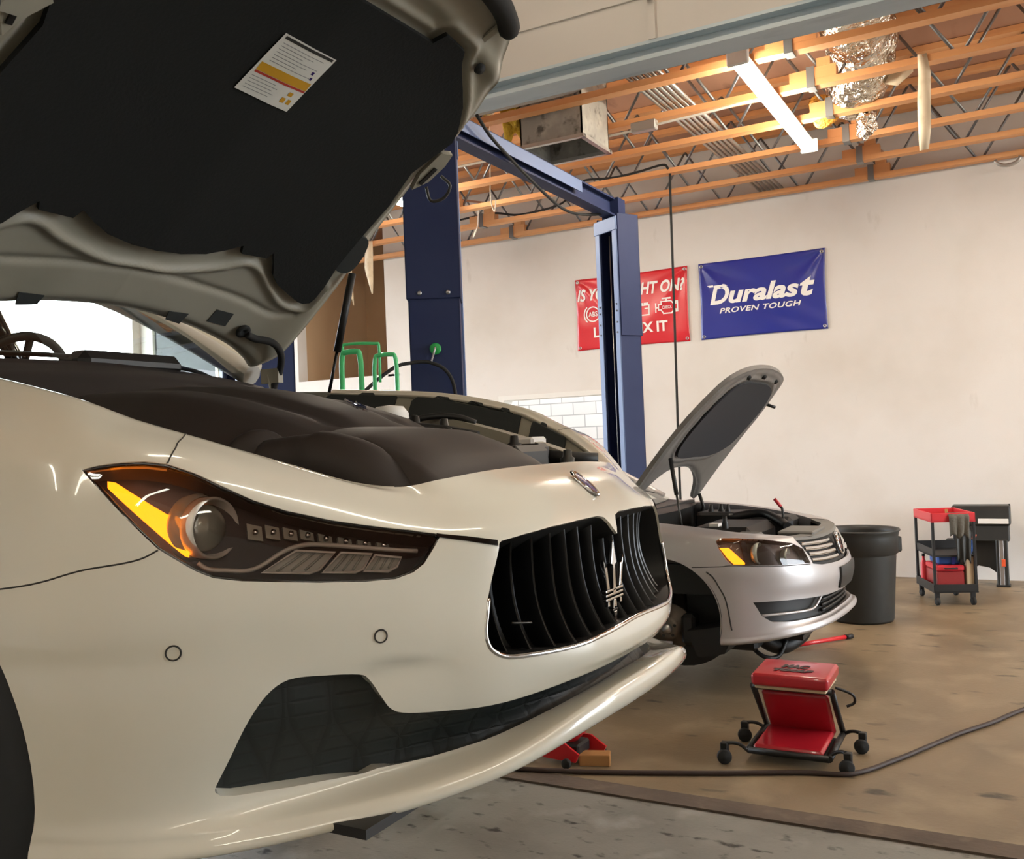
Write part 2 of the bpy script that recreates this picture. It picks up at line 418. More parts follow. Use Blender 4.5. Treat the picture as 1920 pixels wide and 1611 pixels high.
struct('wall_left', wall_hole('x', XW - .2, XW, YS, 12.6, 0, ZD, (3.2, 10.55, 0, 4.4)), 'wall_white', 'white wall with the bright open doorway', 'wall')
struct('wall_right', wall_hole('x', XE, XE + .2, YS, 12.6, 0, ZD, (4.6, 9.4, 0, 3.8)), 'wall_white', 'white wall at the daylight opening', 'wall')
struct('wall_front', MB().box((XW, YS - .2, 0), (XE, YS, ZD)), 'wall_white', 'white wall behind the near bay', 'wall')
struct('wall_back', wall_hole('y', YB, YB + .2, XW, -9.55, 0, ZD, (-12.7, -9.8, 2.0, 4.3)), 'wall_white', 'white wall with the high bright window', 'wall')
struct('wall_low', MB().box((-9.55, YB, 0), (-7.7, YB + .25, 2.63)), 'wall_white', 'low white wall under the brown recess', 'wall')
struct('wall_recess', MB().box((-9.7, 12.4, 2.4), (-7.9, 12.5, ZD)).box((-9.7, YB + .2, 2.6), (-9.55, 12.4, ZD)).box((-9.7, YB + .25, 2.5), (-7.7, 12.4, 2.6)), 'wall_tan', 'brown bare board wall set back above the low white wall', 'wall')
struct('wall_return', MB().box((-7.9, YB, 2.6), (-7.7, 12.5, ZD)), 'wall_white', 'pale return edge of the back wall', 'wall')
struct('ceiling', MB().box((XW, YS, ZD), (XE, 12.6, ZD + .15)), 'deck', 'brown plywood roof deck', 'ceiling')
# lintel over the line between the bays
mb = MB().box((XW, 3.925, 3.275), (XE, 4.075, 3.295)).box((XW, 3.985, 3.295), (XE, 4.015, 3.36)).box((XW, 3.93, 3.345), (XE, 4.07, 3.36))
struct('lintel_beam', mb, 'galv', 'blue grey steel lintel under the white bulkhead', 'beam')
struct('wall_bulkhead', MB().box((XW, 3.955, 3.36), (XE, 4.045, ZD)), 'bulk_white', 'white panelled bulkhead above the steel lintel', 'wall')
struct('trim_2', MB().box((XW, 3.945, 3.565), (XE, 3.955, 3.577)), 'bulk_white', 'thin seam bead along the bulkhead', 'trim')
mb = MB().box((-1.405, 3.925, 3.36), (-1.372, 3.955, ZD)); mb.cyl((-1.388, 3.925, 3.55), (-1.388, 3.90, 3.55), .02)
struct('trim_3', mb, 'bulk_white', 'upright batten on the bulkhead', 'trim')
mb = MB()
for a, b in (((-12.75, YB - .02, 1.95), (-9.75, YB + .05, 2.02)), ((-12.75, YB - .02, 4.28), (-9.75, YB + .05, 4.35)), ((-12.75, YB - .02, 1.95), (-12.68, YB + .05, 4.35)), ((-9.82, YB - .02, 1.95), (-9.75, YB + .05, 4.35)), ((-11.28, YB, 2.0), (-11.22, YB + .04, 4.3))): mb.box(a, b)
wn = mb.build('window_1', 'white_plastic'); wn['kind'] = 'structure'; wn['label'] = 'bright high window left of the brown recess'
MB().box((-12.7, YB + .02, 2.0), (-9.8, YB + .026, 4.3)).build('window_glass', 'pane_glass', wn)
# door to the yard and what stands outside it
mb = MB().box((-6.1, YB - .03, 0), (-6.02, YB + .22, 2.15)).box((-4.22, YB - .03, 0), (-4.14, YB + .22, 2.15)).box((-6.1, YB - .03, 2.15), (-4.14, YB + .22, 2.21))
struct('door_1', mb, 'white_plastic', 'white frame of the bright open doorway in the back wall', 'doorway')
struct('wall_outside', MB().box((-12, 13.6, 0), (-1, 13.8, 5.5)), 'block', 'sunlit white block wall outside the doorway', 'wall')
struct('ground_outside', MB().box((-40, 12.6, -.2), (20, 40, -.02)).box((-40, -40, -.2), (XW - .2, 12.6, -.02)).box((XE + .2, -40, -.2), (40, 12.6, -.02)).box((XW - .2, -40, -.2), (XE + .2, YS - .2, -.02)), 'floor_grey', 'pale paving outside', 'ground')
mb = MB()
for a, b in (((-5.55, 13.5, 0), (-5.47, 13.6, 1.95)), ((-4.4, 13.5, 0), (-4.32, 13.6, 1.95)), ((-5.55, 13.5, 1.88), (-4.32, 13.6, 1.95))): mb.box(a, b)
o = mb.build('window_2', 'white_plastic'); o['kind'] = 'structure'
pn = MB().box((-5.47, 13.55, .0), (-4.4, 13.59, 1.88)).build('pane', 'steel', o)
mat('bright_sheet', 'd9e2ec', .5); pn.data.materials[0] = M['bright_sheet']

# ---------------------------------------------------------------- roof trusses
webA = webB = None
for k, Y in enumerate([5.10, 5.89, 6.684, 7.45, 8.22, 9.03, 9.80, 10.56]):
    t = thing('roof_truss', 'orange timber roof truss with steel tube webs, %s from the back wall' % ['eighth', 'seventh', 'sixth', 'fifth', 'fourth', 'third', 'second', 'first'][k], 'roof truss', (0, Y, 4.24), group='roof trusses', kind='structure')
    MB().box((XW, -.05, 0), (XE, .05, .05)).build('bottom_chord', 'wood', t, local=True)
    MB().box((XW, -.05, .66), (XE, .05, .715)).build('top_chord', 'wood', t, local=True)
    sh = .0 if k % 2 == 0 else .12
    for i in range(12):
        x = -8.335 + .876 * i + sh
        if x < -9 or x > 2.3: continue
        for s in (-1, 1):
            ref = webA if s < 0 else webB
            if ref is None:
                ref = MB().tube([(.02 * s, 0, .03), (.438 * s, 0, .68)], .0125, 8).build('web', 'web_steel', t, local=True)
                if s < 0: webA = ref
                else: webB = ref
                o = ref
            else:
                o = ref.copy(); COL.objects.link(o); o.parent = t; ORG[o] = ORG[t]
            o.location = (x, .02 * s, 0)
    for x in (-1.36, -5.72):
        mb = MB().box((x - .16, -.052, .05), (x - .03, .052, .13)).box((x + .03, -.052, .05), (x + .19, .052, .14)).box((x + .05, -.06, .14), (x + .15, .06, .2))
        mb.build('splice_block', 'wood', t, local=True)
        MB().box((x - .03, -.058, -.012), (x + .03, .058, .15)).build('steel_strap', 'web_steel', t, local=True)
for x in (-1.36, -5.72):
    for Y0, Y1 in ((6.684, 7.45), (8.22, 9.03), (9.03, 9.80), (9.80, 10.56)):
        mb = MB().box((-.07, 0, -.012), (.07, Y1 - Y0 - .12, .012))
        o = mb.build('bridging_board', 'deck'); o.location = (x + .05, Y0 + .06, 4.42); o.rotation_euler = (math.radians(8), math.radians(14), 0)
        tag(o, 'brown bridging board between roof trusses', 'board', 'bridging boards', 'structure')

# ---------------------------------------------------------------- light fittings; only the first is seen, the others are added
def fixture(x, y0, y1, z, label, glow='tube_glow', name='fluorescent_light'):
    t = thing(name, label, 'ceiling light', (x, y0, z), group='fluorescent strip lights')
    MB().box((x - .04, y0, z), (x + .04, y1, z + .06), bev=.012).build('housing', 'white_plastic', t)
    for e in (y0 - .006, y1 - .03):
        MB().box((x - .075, e, z - .055), (x + .075, e + .036, z + .062), bev=.008).build('end_cap', 'white_plastic', t)
    for s in (-1, 1):
        MB().cyl((x + s * .036, y0 + .03, z - .026), (x + s * .036, y1 - .03, z - .026), .019, n=14).build('tube', glow, t)
    return t
fixture(-1.63, 6.30, 8.68, 4.155, 'bright white fluorescent strip light hanging under the trusses')
fixture(-5.6, 6.3, 8.7, 4.155, 'added unseen fluorescent strip light behind the raised bonnet of the white saloon')  # added out of view to throw light from the left
fixture(2.6, 6.3, 8.7, 4.155, 'added unseen fluorescent strip light near the daylight opening')  # extra lamp out of frame, put in to brighten the far bay
fixture(5.2, 6.3, 8.7, 4.155, 'added unseen fluorescent strip light at the far end by the daylight opening')  # also added out of frame for more light in the far bay
fixture(-5.5, -1.6, .8, 4.3, 'added unseen fluorescent strip light over the tail of the white saloon', 'added_glow_near')  # added out of view to fill the near bay
fixture(-3.6, -4.2, -1.8, 4.3, 'added fluorescent strip light behind the camera, first along the front wall', 'added_glow_near')  # added behind the camera so the front wall bounces soft light
fixture(-1.2, -4.2, -1.8, 4.3, 'added fluorescent strip light behind the camera, second along the front wall', 'added_glow_near')  # added too, for the same bounce off the front wall
fixture(1.2, -4.2, -1.8, 4.3, 'added fluorescent strip light behind the camera, third along the front wall', 'added_glow_near')  # another added lamp brightening the front wall
fixture(3.6, -4.2, -1.8, 4.3, 'added fluorescent strip light behind the camera, fourth along the front wall', 'added_glow_near')  # last of the lamps added to brighten the front wall
fixture(.9, .7, 3.1, 4.4, 'added unseen fluorescent strip light in front of the white saloon', 'added_glow_near')  # added out of frame to light the bulkhead
fixture(-1.3, .9, 3.3, 4.5, 'added unseen fluorescent strip light above the raised white bonnet', 'added_glow_near')  # extra lamp put in above the frame to lift the bulkhead

# ---------------------------------------------------------------- conduits and hanging things
first = None
for i in range(6):
    x = -2.56 + i * .048
    o = MB().tube([(0, 5.2, 4.335), (0, 10.66, 4.335)], .017, 10).build('conduit_pipe', 'conduit') if first is None else first.copy()
    if first is None: first = o
    else: COL.objects.link(o)
    o.location = (x, 0, 0)
    tag(o, 'grey steel conduit, %s of the flat bundle of six across the trusses' % ['first', 'second', 'third', 'fourth', 'fifth', 'sixth'][i], 'conduit', 'conduit bundle')
def wire(name, pts, r, m, label, cat, n=8):
    return tag(MB().tube(smooth_open(pts, 6), r, n).build(name, m), label, cat)
o = wire('conduit_pipe', [(-6, 6.62, 4.315), (-3.82, 6.62, 4.315), (-3.1, 6.62, 4.315), (-2.92, 6.62, 4.34), (-2.84, 6.62, 4.42), (-2.82, 6.62, 4.62), (-2.82, 6.62, 4.9)], .016, 'conduit', 'bent pale conduit beside the grey duct box', 'conduit')
wire('power_cable', [(-6, 7.40, 4.19), (-3.77, 7.40, 4.19), (-2.95, 7.39, 4.18), (-2.6, 7.38, 4.19), (-2.2, 7.38, 4.20), (-1.85, 7.35, 4.205), (-1.70, 7.35, 4.19)], .011, 'wire_white', 'pale cable running to the strip light', 'cable')
tag(MB().box((-2.82, 7.34, 4.15), (-2.60, 7.41, 4.235), bev=.008).build('junction_box', 'conduit'), 'small grey junction box under a truss chord', 'junction box')
wire('hanging_cable', [(-3.06, 9.03, 4.27), (-3.06, 9.0, 4.1), (-3.07, 9.0, 3.0), (-3.09, 9.0, 1.2), (-3.09, 9.0, .02)], .013, 'rubber', 'thin dark cable hanging straight down before the red banner', 'cable')
wire('black_cable', [(-4.02, 9.0, 4.27), (-3.98, 9.0, 4.33), (-3.67, 8.99, 4.30), (-3.38, 8.97, 4.305), (-3.12, 8.97, 4.33), (-3.06, 8.97, 4.28)], .012, 'rubber', 'black cable draped along a truss chord', 'cable')
wire('black_cable', [(-6.3, 9.8, 4.36), (-5.6, 9.78, 4.38), (-5.2, 9.76, 4.30), (-4.7, 9.74, 4.32), (-4.5, 9.73, 4.40)], .012, 'rubber', 'black cable looped behind the near lift column top', 'cable')
wire('hanging_wire', [(-4.78, 8.4, 4.962), (-4.79, 8.4, 4.5), (-4.80, 8.4, 4.15), (-4.76, 8.4, 4.0), (-4.74, 8.4, 4.12)], .006, 'wire_white', 'thin white wire dangling by the blue column', 'wire')
wire('hanging_wire', [(-5.36, 9.09, 4.27), (-5.38, 9.09, 4.07), (-5.44, 9.09, 3.95), (-5.41, 9.09, 4.03)], .007, 'wire_white', 'short bent white wire under the rear trusses', 'wire')
def strip(name, path, w, m, label, cat, dirn=(1, 0, 0)):
    rnd = random.Random(len(label)); d = Vector(dirn); P = []
    for i, p in enumerate(path):
        a = w[i]; P.append([Vector(p) - d * a / 2 + Vector((0, rnd.uniform(-.01, .01), 0)), Vector(p) + Vector((0, rnd.uniform(-.015, .015), 0)), Vector(p) + d * a / 2])
    o = MB().grid(P).build(name, m); s = o.modifiers.new('s', 'SOLIDIFY'); s.thickness = .004
    return tag(o, label, cat)
strip('paper_strip', [(-.57, 7.394, 4.30), (-.56, 7.39, 4.15), (-.57, 7.385, 3.95), (-.575, 7.385, 3.75), (-.585, 7.385, 3.60)], [.06, .085, .09, .085, .06], 'paper', 'torn pale paper strip hanging from a truss by the foil duct', 'paper strip')
strip('paper_strip', [(-7.42, 9.745, 4.29), (-7.42, 9.74, 4.15), (-7.43, 9.735, 3.95), (-7.41, 9.735, 3.78), (-7.39, 9.735, 3.60)], [.12, .13, .14, .09, .02], 'paper', 'torn pale paper hanging left of the near blue column', 'paper strip')
strip('paper_strip', [(-7.74, 9.745, 4.29), (-7.74, 9.74, 4.0), (-7.73, 9.735, 3.7), (-7.72, 9.735, 3.6), (-7.70, 9.735, 3.48)], [.06, .06, .06, .05, .01], 'paper', 'small torn paper scrap by the gas strut', 'paper scrap')
# sheet metal duct with insulation
t = thing('duct_box', 'grey sheet metal duct box hanging between the trusses', 'duct', (-3.4, 7.1, 4.1))
x0, x1, y0, y1, z0, z1 = -3.58, -3.02, 6.80, 7.34, 4.02, 4.72
mb = MB()
for a, b in (((x0, y0, z0), (x1, y0 + .012, z1)), ((x0, y1 - .012, z0), (x1, y1, z1)), ((x0, y0, z0), (x0 + .012, y1, z1)), ((x1 - .012, y0, z0), (x1, y1, z1)), ((x0, y0, z1), (x1, y1, z1 + .012))): mb.box(a, b)
mb.build('casing', 'duct_grey', t)
mb = MB()
for a, b in (((x0 - .02, y0 - .02, z0 - .01), (x1 + .02, y0 + .02, z0 + .02)), ((x0 - .02, y1 - .02, z0 - .01), (x1 + .02, y1 + .02, z0 + .02)), ((x0 - .02, y0, z0 - .01), (x0 + .02, y1, z0 + .02)), ((x1 - .02, y0, z0 - .01), (x1 + .02, y1, z0 + .02))): mb.box(a, b)
mb.build('rim', 'conduit', t)
MB().cyl((-3.38, 6.45, 4.62), (-3.38, 6.80, 4.60), .17, n=28).build('round_collar', 'dark_steel', t)
def lump(name, c, r, m, label, cat, seed, sx=(1, 1, 1), n=18):
    rnd = np.random.RandomState(seed); K = rnd.normal(size=(7, 3)) * 3.2; ph = rnd.rand(7) * 6
    P = []
    for i in range(n + 1):
        row = []
        for j in range(2 * n):
            a = math.pi * i / n; b = math.pi * j / n
            d = np.array([math.sin(a) * math.cos(b), math.sin(a) * math.sin(b), math.cos(a)])
            q = 1 + .10 * np.sum(np.sin(K @ d + ph))
            row.append(Vector((c[0] + d[0] * r * q * sx[0], c[1] + d[1] * r * q * sx[1], c[2] + d[2] * r * q * sx[2])))
        row.append(row[0]); P.append(row)
    o = MB().grid(P).build(name, m)
    return tag(o, label, cat)
lump('insulation_batt', (-3.70, 6.86, 4.46), .2, 'insul', 'yellow insulation batt stuffed beside the duct box', 'insulation', 3, (.45, .62, 1.5))
lump('insulation_batt', (-3.1, 6.70, 4.84), .12, 'insul', 'yellow insulation on top of the duct box', 'insulation', 4, (1.5, .6, .6))
lump('foil_sheet', (-3.98, 6.84, 4.5), .2, 'foil', 'crumpled foil behind the yellow insulation by the raised bonnet', 'foil', 5, (.7, .6, 1.2))
# foil flex duct
t = thing('foil_duct', 'crumpled silver foil flexible duct between the trusses', 'flexible duct', (-.95, 7.6, 4.55))
path = smooth_open([(-.85, 6.1, 4.66), (-.95, 6.7, 4.65), (-1.0, 7.2, 4.62), (-1.02, 7.7, 4.58), (-1.12, 8.15, 4.50), (-1.25, 8.45, 4.43)], 14)
rnd = np.random.RandomState(11); P = []
for i, p in enumerate(path):
    d = Vector(path[min(i + 1, len(path) - 1)]) - Vector(path[max(i - 1, 0)]); x, y = frame(d)
    row = []
    for k in range(37):
        a = 2 * math.pi * (k % 36) / 36
        r = .25 * (1 + .05 * math.sin(i * 2.1) + .07 * math.sin(5 * a + i * .5) * math.sin(i * .33 + a)) * (1 - .25 * max(0, (i - 55) / 15))
        row.append(Vector(p) + r * (math.cos(a) * x + math.sin(a) * y))
    P.append(row)
mb = MB().grid(P); mb.f.append(tuple(range(36))); mb.sm.append(False); n0 = (len(P) - 1) * 37; mb.f.append(tuple(n0 + i for i in range(36))); mb.sm.append(False)
mb.build('sleeve', 'foil', t)
lump('foil_scrap', (-1.10, 8.35, 4.18), .1, 'foil', 'small torn foil scrap dangling below the foil duct', 'foil', 8, (.7, .7, 1.5))
lump('insulation_batt', (-1.42, 8.3, 4.34), .12, 'insul_or', 'orange tinted insulation hanging below the foil duct', 'insulation', 9, (1.3, .6, .9))
strip('clear_tape', [(-.95, 7.95, 4.4), (-.8, 7.95, 4.35), (-.68, 7.92, 4.42)], [.1, .12, .1], 'paper', 'limp pale plastic tape beside the foil duct', 'tape', (0, 0, 1))
o = MB().tube([(-.08 + .11 * math.cos(a), 10.5, 4.22 + .07 * math.sin(a)) for a in np.linspace(math.pi, 2 * math.pi, 14)], .018, 10).build('pipe_hanger', 'conduit')
tag(o, 'bright metal pipe hanger under the last truss', 'pipe hanger')

# ---------------------------------------------------------------- two post lifts
def column(cx, cy, rz, s, parent, hw=.16, hd=.125, top=3.56):
    """steel channel turned by rz; s = +1: open face at local -y, s = -1: open face at local +y"""
    T = Matrix.Translation((cx, cy, 0)) @ Matrix.Rotation(rz, 4, 'Z')
    w = 2 * hd
    def bx(mb, xa, xb, a0, a1, za, zb):          # a: 0 = open face, w = closed back
        ya, yb = sorted((s * (a0 - hd), s * (a1 - hd))); mb.box((xa, ya, za), (xb, yb, zb), T, bev=.004); return mb
    mb = MB(); x0, x1 = -hw, hw
    bx(mb, x0 + .010, x1 - .010, w - .012, w, 0, top); bx(mb, x0 + .010, x0 + .022, 0, w, 0, top); bx(mb, x1 - .022, x1 - .010, 0, w, 0, top)
    bx(mb, x0 + .010, x0 + .07, 0, .012, 0, top); bx(mb, x1 - .07, x1 - .010, 0, .012, 0, top)
    mb.build('lower_column', 'lift_blue', parent)
    mb = MB(); zs = 2.50
    bx(mb, x0, x1, w - .001, w + .012, zs, top + .02); bx(mb, x0, x0 + .011, .012, w + .012, zs, top + .02); bx(mb, x1 - .011, x1, .012, w + .012, zs, top + .02)
    mb.build('upper_sleeve', 'lift_blue', parent)
    mb = MB(); bx(mb, x0 - .004, x0 + .062, -.010, .0, 0, top - .02); mb.build('edge_rail', 'lift_edge', parent)
    mb = MB(); bx(mb, x1 - .062, x1 + .004, -.010, .0, 0, top - .02); mb.build('edge_rail', 'lift_edge', parent)
    mb = MB(); bx(mb, x0 - .01, x1 + .01, -.018, .0, top - .13, top - .01); mb.build('top_plate', 'lift_edge', parent)
    mb = MB(); bx(mb, x0 - .12, x1 + .12, -.05, w + .12, 0, .02); mb.build('base_plate', 'lift_blue', parent)
    P = lambda x, a, z: T @ Vector((x, s * (a - hd), z))
    MB().tube([P(-.02, .05, .4), P(-.02, .05, top - .15)], .006, 8).build('lift_cable', 'steel', parent)
    mb = MB(); bx(mb, x0 + .05, x1 - .05, .03, w - .03, .4, .95); mb.build('carriage', 'black', parent)
    for zz in (2.53, 2.62, 2.72, 2.78, 3.48):
        for xx in (x0 + .03, x1 - .03):
            MB().cyl(P(xx, -.010, zz), P(xx, -.016, zz), .008, n=10).build('bolt', 'dark_steel', parent)
    for xx in (-.085, .09):
        c = P(xx, w + .012, 2.535); d = (P(0, 1, 0) - P(0, 0, 0)).normalized()
        MB().lathe([(0, .012), (.010, .011), (.015, .003), (.015, 0)], c, tuple(d), 14).build('bolt', 'steel', parent)
    return P
def beam(t, y0, y1, x=-3.2):
    mb = MB().box((x - .06, y0, 3.575), (x + .06, y1, 3.59)).box((x - .01, y0, 3.59), (x + .01, y1, 3.72)).box((x - .06, y0, 3.72), (x + .06, y1, 3.735)).box((x - .06, y0, 3.59), (x - .05, y1, 3.72))
    mb.build('overhead_beam', 'lift_blue', t)
t = thing('car_lift', 'dark blue two post car lift standing around the silver saloon', 'car lift', (-3.2, 6.28, 0))
NP = column(-3.225, 4.89, math.radians(30), -1, t, hw=.168); column(-3.17, 7.80, math.radians(-30), 1, t, hw=.152, hd=.118)
beam(t, 4.86, 7.86)
MB().box((-3.138, 5.0, 3.63), (-3.13, 7.0, 3.722)).build('side_channel', 'lift_edge', t)
MB().box((-3.27, 7.72, 3.5), (-3.11, 7.88, 3.74)).build('beam_bracket', 'lift_blue', t)
MB().box((-3.31, 4.80, 3.5), (-3.13, 4.98, 3.74)).build('beam_bracket', 'lift_blue', t)
MB().tube(smooth_open([(-3.05, 5.2, 3.73), (-3.08, 5.5, 3.63), (-3.18, 6.4, 3.50), (-3.26, 7.0, 3.49), (-3.24, 7.5, 3.56), (-3.18, 7.84, 3.66)], 8), .012, 8).build('slack_hose', 'rubber', t)
for s in (-1, 1):
    mb = MB().box((-3.0, 6.28 + s * .72 - .06, .20), (-2.5, 6.28 + s * .72 + .06, .28), bev=.01).box((-3.2, 6.28 + s * .72 - .06, .20), (-3.08, 6.28 + s * 1.4 + .06, .28), bev=.01).cyl((-2.6, 6.28 + s * .72, .28), (-2.6, 6.28 + s * .72, .33), .05); mb.build('swing_arm', 'lift_blue', t)
hk = NP(.0, .262, 2.19)
HKP = Vector(hk); nv = Vector((.5, -.866, 0))
t = thing('magnetic_hook', 'green round magnetic hook on the near blue column', 'hook', tuple(HKP))
MB().lathe([(0, .014), (.03, .014), (.036, .008), (.036, 0), (0, 0)], HKP, tuple(nv), 24).build('magnet', 'green_mag', t)
h = lambda a, x, z: tuple(HKP + nv * a + Vector((.866, .5, 0)) * x + Vector((0, 0, z)))
MB().tube(smooth_open([h(.014, 0, 0), h(.04, 0, .005), h(.05, -.005, -.02), h(.045, -.022, -.07), h(.045, -.028, -.09)], 5), .006, 8).build('hook', 'steel', t)
wire('air_hose', [h(.3, -.75, -.7), h(.2, -.50, -.34), h(.12, -.27, -.13), h(.06, -.14, -.085), h(.052, -.03, -.088), h(.05, .07, -.15), h(.04, .115, -.3), h(.03, .12, -.7), h(.03, .10, -1.2)], .011, 'rubber', 'black air hose looped over the green magnetic hook', 'hose')
t = thing('car_lift', 'blue two post car lift holding up the white saloon', 'car lift', (-3.11, 1.73, 0))
column(-3.1, 3.2, math.radians(-30), 1, t, hw=.168); column(-3.1, .26, math.radians(30), -1, t, hw=.168); beam(t, .2, 3.26, -3.1)
for s in (-1, 1):
    mb = MB().box((-3.1, 1.73 + s * .72 - .06, .86), (-2.2, 1.73 + s * .72 + .06, .96), bev=.01).cyl((-2.28, 1.73 + s * .72, .96), (-2.28, 1.73 + s * .72, 1.03), .05); mb.build('swing_arm', 'lift_blue', t)
    mb = MB().box((-3.15, 1.73 + s * .7 - .06, .86), (-3.05, 1.73 + s * 1.45 + .06, .96), bev=.01); mb.build('swing_arm', 'lift_blue', t)
# ---------------------------------------------------------------- banners on the back wall
def banner(name, label, m, x0, x1, z0, z1, sag, seed):
    t = thing(name, label, 'banner', ((x0 + x1) / 2, 10.69, z0))
    w, h = x1 - x0, z1 - z0; rnd = np.random.RandomState(seed)
    K = [(rnd.uniform(-9, 9), rnd.uniform(4, 16), rnd.rand() * 6) for _ in range(5)]
    def dep(x, z):
        u, v = (x - x0) / w, (z - z0) / h
        q = 0.
        for cu, cv, sx in ((0, 1, 1), (1, 1, -1)):          # pulls from the upper eyelets
            dx, dz = (u - cu) * w * sx, (cv - v) * h; r = math.hypot(dx, dz); a = math.atan2(dz, dx)
            q += .010 * math.exp(-r / .45) * math.sin(9 * a) * min(1, r / .08) + .012 * math.exp(-((a - .85) / .09) ** 2) * math.exp(-r / .6) * min(1, r / .1)
        for a, b, c in K: q += .0016 * math.sin(a * u * 3 + b * v * 1.6 + c) * (1 - v * .5)
        return .010 + q + .008 * math.sin(math.pi * v) * math.sin(math.pi * u)
    P = []
    for i in range(61):
        row = []
        for j in range(41):
            u, v = i / 60, j / 40; x = x0 + u * w; z = z0 + v * h
            row.append((x + .012 * math.sin(math.pi * v) * (1 if u < .1 else (-1 if u > .9 else 0)) * abs(u - .5) * 2, 10.698 - dep(x, z), z - sag * math.sin(math.pi * u) * v + .01 * math.sin(math.pi * u) * (1 - v)))
        P.append(row)
    o = MB().grid(P).build('sheet', m, t); s = o.modifiers.new('s', 'SOLIDIFY'); s.thickness = .002
    for ex, ez in ((x0 + .035, z1 - .035), (x1 - .035, z1 - .035), (x0 + .035, z0 + .035), (x1 - .035, z0 + .035)):
        y = 10.698 - dep(ex, ez)
        MB().lathe([(.008, 0), (.012, .006), (.020, .004), (.020, -.004)], (ex, y - .002, ez), (0, -1, 0), 16).build('eyelet', 'steel', t)
    def put(name, mes, m='letter_white'):
        me = join_meshes(name, mes)
        for v in me.vertices: v.co.y = 10.698 - dep(v.co.x, v.co.z) - .0075 - (10.69 - v.co.y)
        return link(name, me, m, t)
    return t, put
def lt(txt, x, z, w, h, bold=.0, shear=0., spacing=1.):
    return text_mesh(txt, 1, (x, 10.69, z), (1, 0, 0), (0, 0, 1), (0, -.001, 0), bold, shear, spacing, 'LEFT', w, h)
def ring_pts(cx, cz, r0, r1, a0=0, a1=2 * math.pi, n=36):
    o = [(cx + r1 * math.cos(a0 + (a1 - a0) * i / n), cz + r1 * math.sin(a0 + (a1 - a0) * i / n)) for i in range(n + 1)]
    i_ = [(cx + r0 * math.cos(a1 - (a1 - a0) * i / n), cz + r0 * math.sin(a1 - (a1 - a0) * i / n)) for i in range(n + 1)]
    return o + i_
def flat(polys):
    mb = MB()
    for p in polys:
        v = [(a, 10.69, b) for a, b in p]; mb.add(v, [tuple(x) for x in tri2d(p)])
    return mb.mesh('f')
def line_poly(pts, w, closed=False):
    out = []
    n = len(pts)
    for i in range(n if closed else n - 1):
        a, b = np.array(pts[i]), np.array(pts[(i + 1) % n]); d = (b - a) / np.linalg.norm(b - a); q = np.array([-d[1], d[0]]) * w / 2; a = a - d * w / 2; b = b + d * w / 2
        out.append([tuple(a + q), tuple(b + q), tuple(b - q), tuple(a - q)][::-1])
    return out
t, put = banner('banner', 'red vinyl banner about warning lights, partly behind the blue column', 'banner_red', -4.93, -3.465, 2.714, 3.608, .01, 3)
put('lettering', [lt('IS YOUR LIGHT ON?', -4.905, 3.325, 1.40, .15, .03, .25)])
put('lettering', [lt('LET US FIX IT', -4.70, 2.86, .965, .13, .03, .0)])
ac = (-4.70, 3.155)
abs_ = [flat([ring_pts(*ac, .082, .097)]), flat([ring_pts(*ac, .112, .128, math.radians(130), math.radians(230), 14)]), flat([ring_pts(*ac, .112, .128, math.radians(-50), math.radians(50), 14)]), lt('ABS', -4.763, 3.125, .126, .062, .012)]
put('brake_symbol', abs_)
bx = [(-4.10, 3.075), (-3.958, 3.075), (-3.958, 3.195), (-4.10, 3.195)]
put('battery_symbol', [flat(line_poly(bx, .016, True)), flat(line_poly([(-4.075, 3.21), (-4.045, 3.21)], .03)), flat(line_poly([(-4.01, 3.21), (-3.98, 3.21)], .03)), flat(line_poly([(-4.01, 3.155), (-3.98, 3.155)], .012))])
ex, ez = -3.737, 3.145
eng = [(-.10, -.03), (-.10, .035), (-.065, .035), (-.065, .07), (.055, .07), (.085, .035), (.115, .035), (.115, .06), (.135, .06), (.135, -.06), (.115, -.06), (.115, -.035), (.09, -.035), (.06, -.075), (-.04, -.075), (-.07, -.03)]
put('engine_symbol', [flat(line_poly([(ex + a, ez + b) for a, b in eng], .015, True)), flat(line_poly([(ex - .045, ez + .105), (ex + .045, ez + .105)], .02)), flat(line_poly([(ex, ez + .1), (ex, ez + .07)], .02)), flat(line_poly([(ex - .135, ez + .05), (ex - .135, ez - .05)], .015)), flat(line_poly([(ex - .135, ez), (ex - .1, ez)], .015)), lt('CHECK', ex - .055, ez - .02, .12, .038, .012)])
t, put = banner('banner', 'dark blue vinyl banner with white brand lettering, right of the red one', 'banner_blue', -3.33, -1.892, 2.712, 3.606, .006, 8)
bar = [(-3.235, 3.337), (-3.03, 3.337), (-2.985, 3.315), (-3.205, 3.315)]
put('lettering', [lt('D', -3.205, 3.108, .235, .222, .03, .28), flat([bar[::-1]]), lt('uralas', -2.985, 3.105, .80, .205, .035, .26), lt('t', -2.175, 3.10, .16, .215, .04, .26)])
put('lettering', [lt('PROVEN TOUGH', -3.098, 2.998, .93, .062, .02, .25, 1.05)])

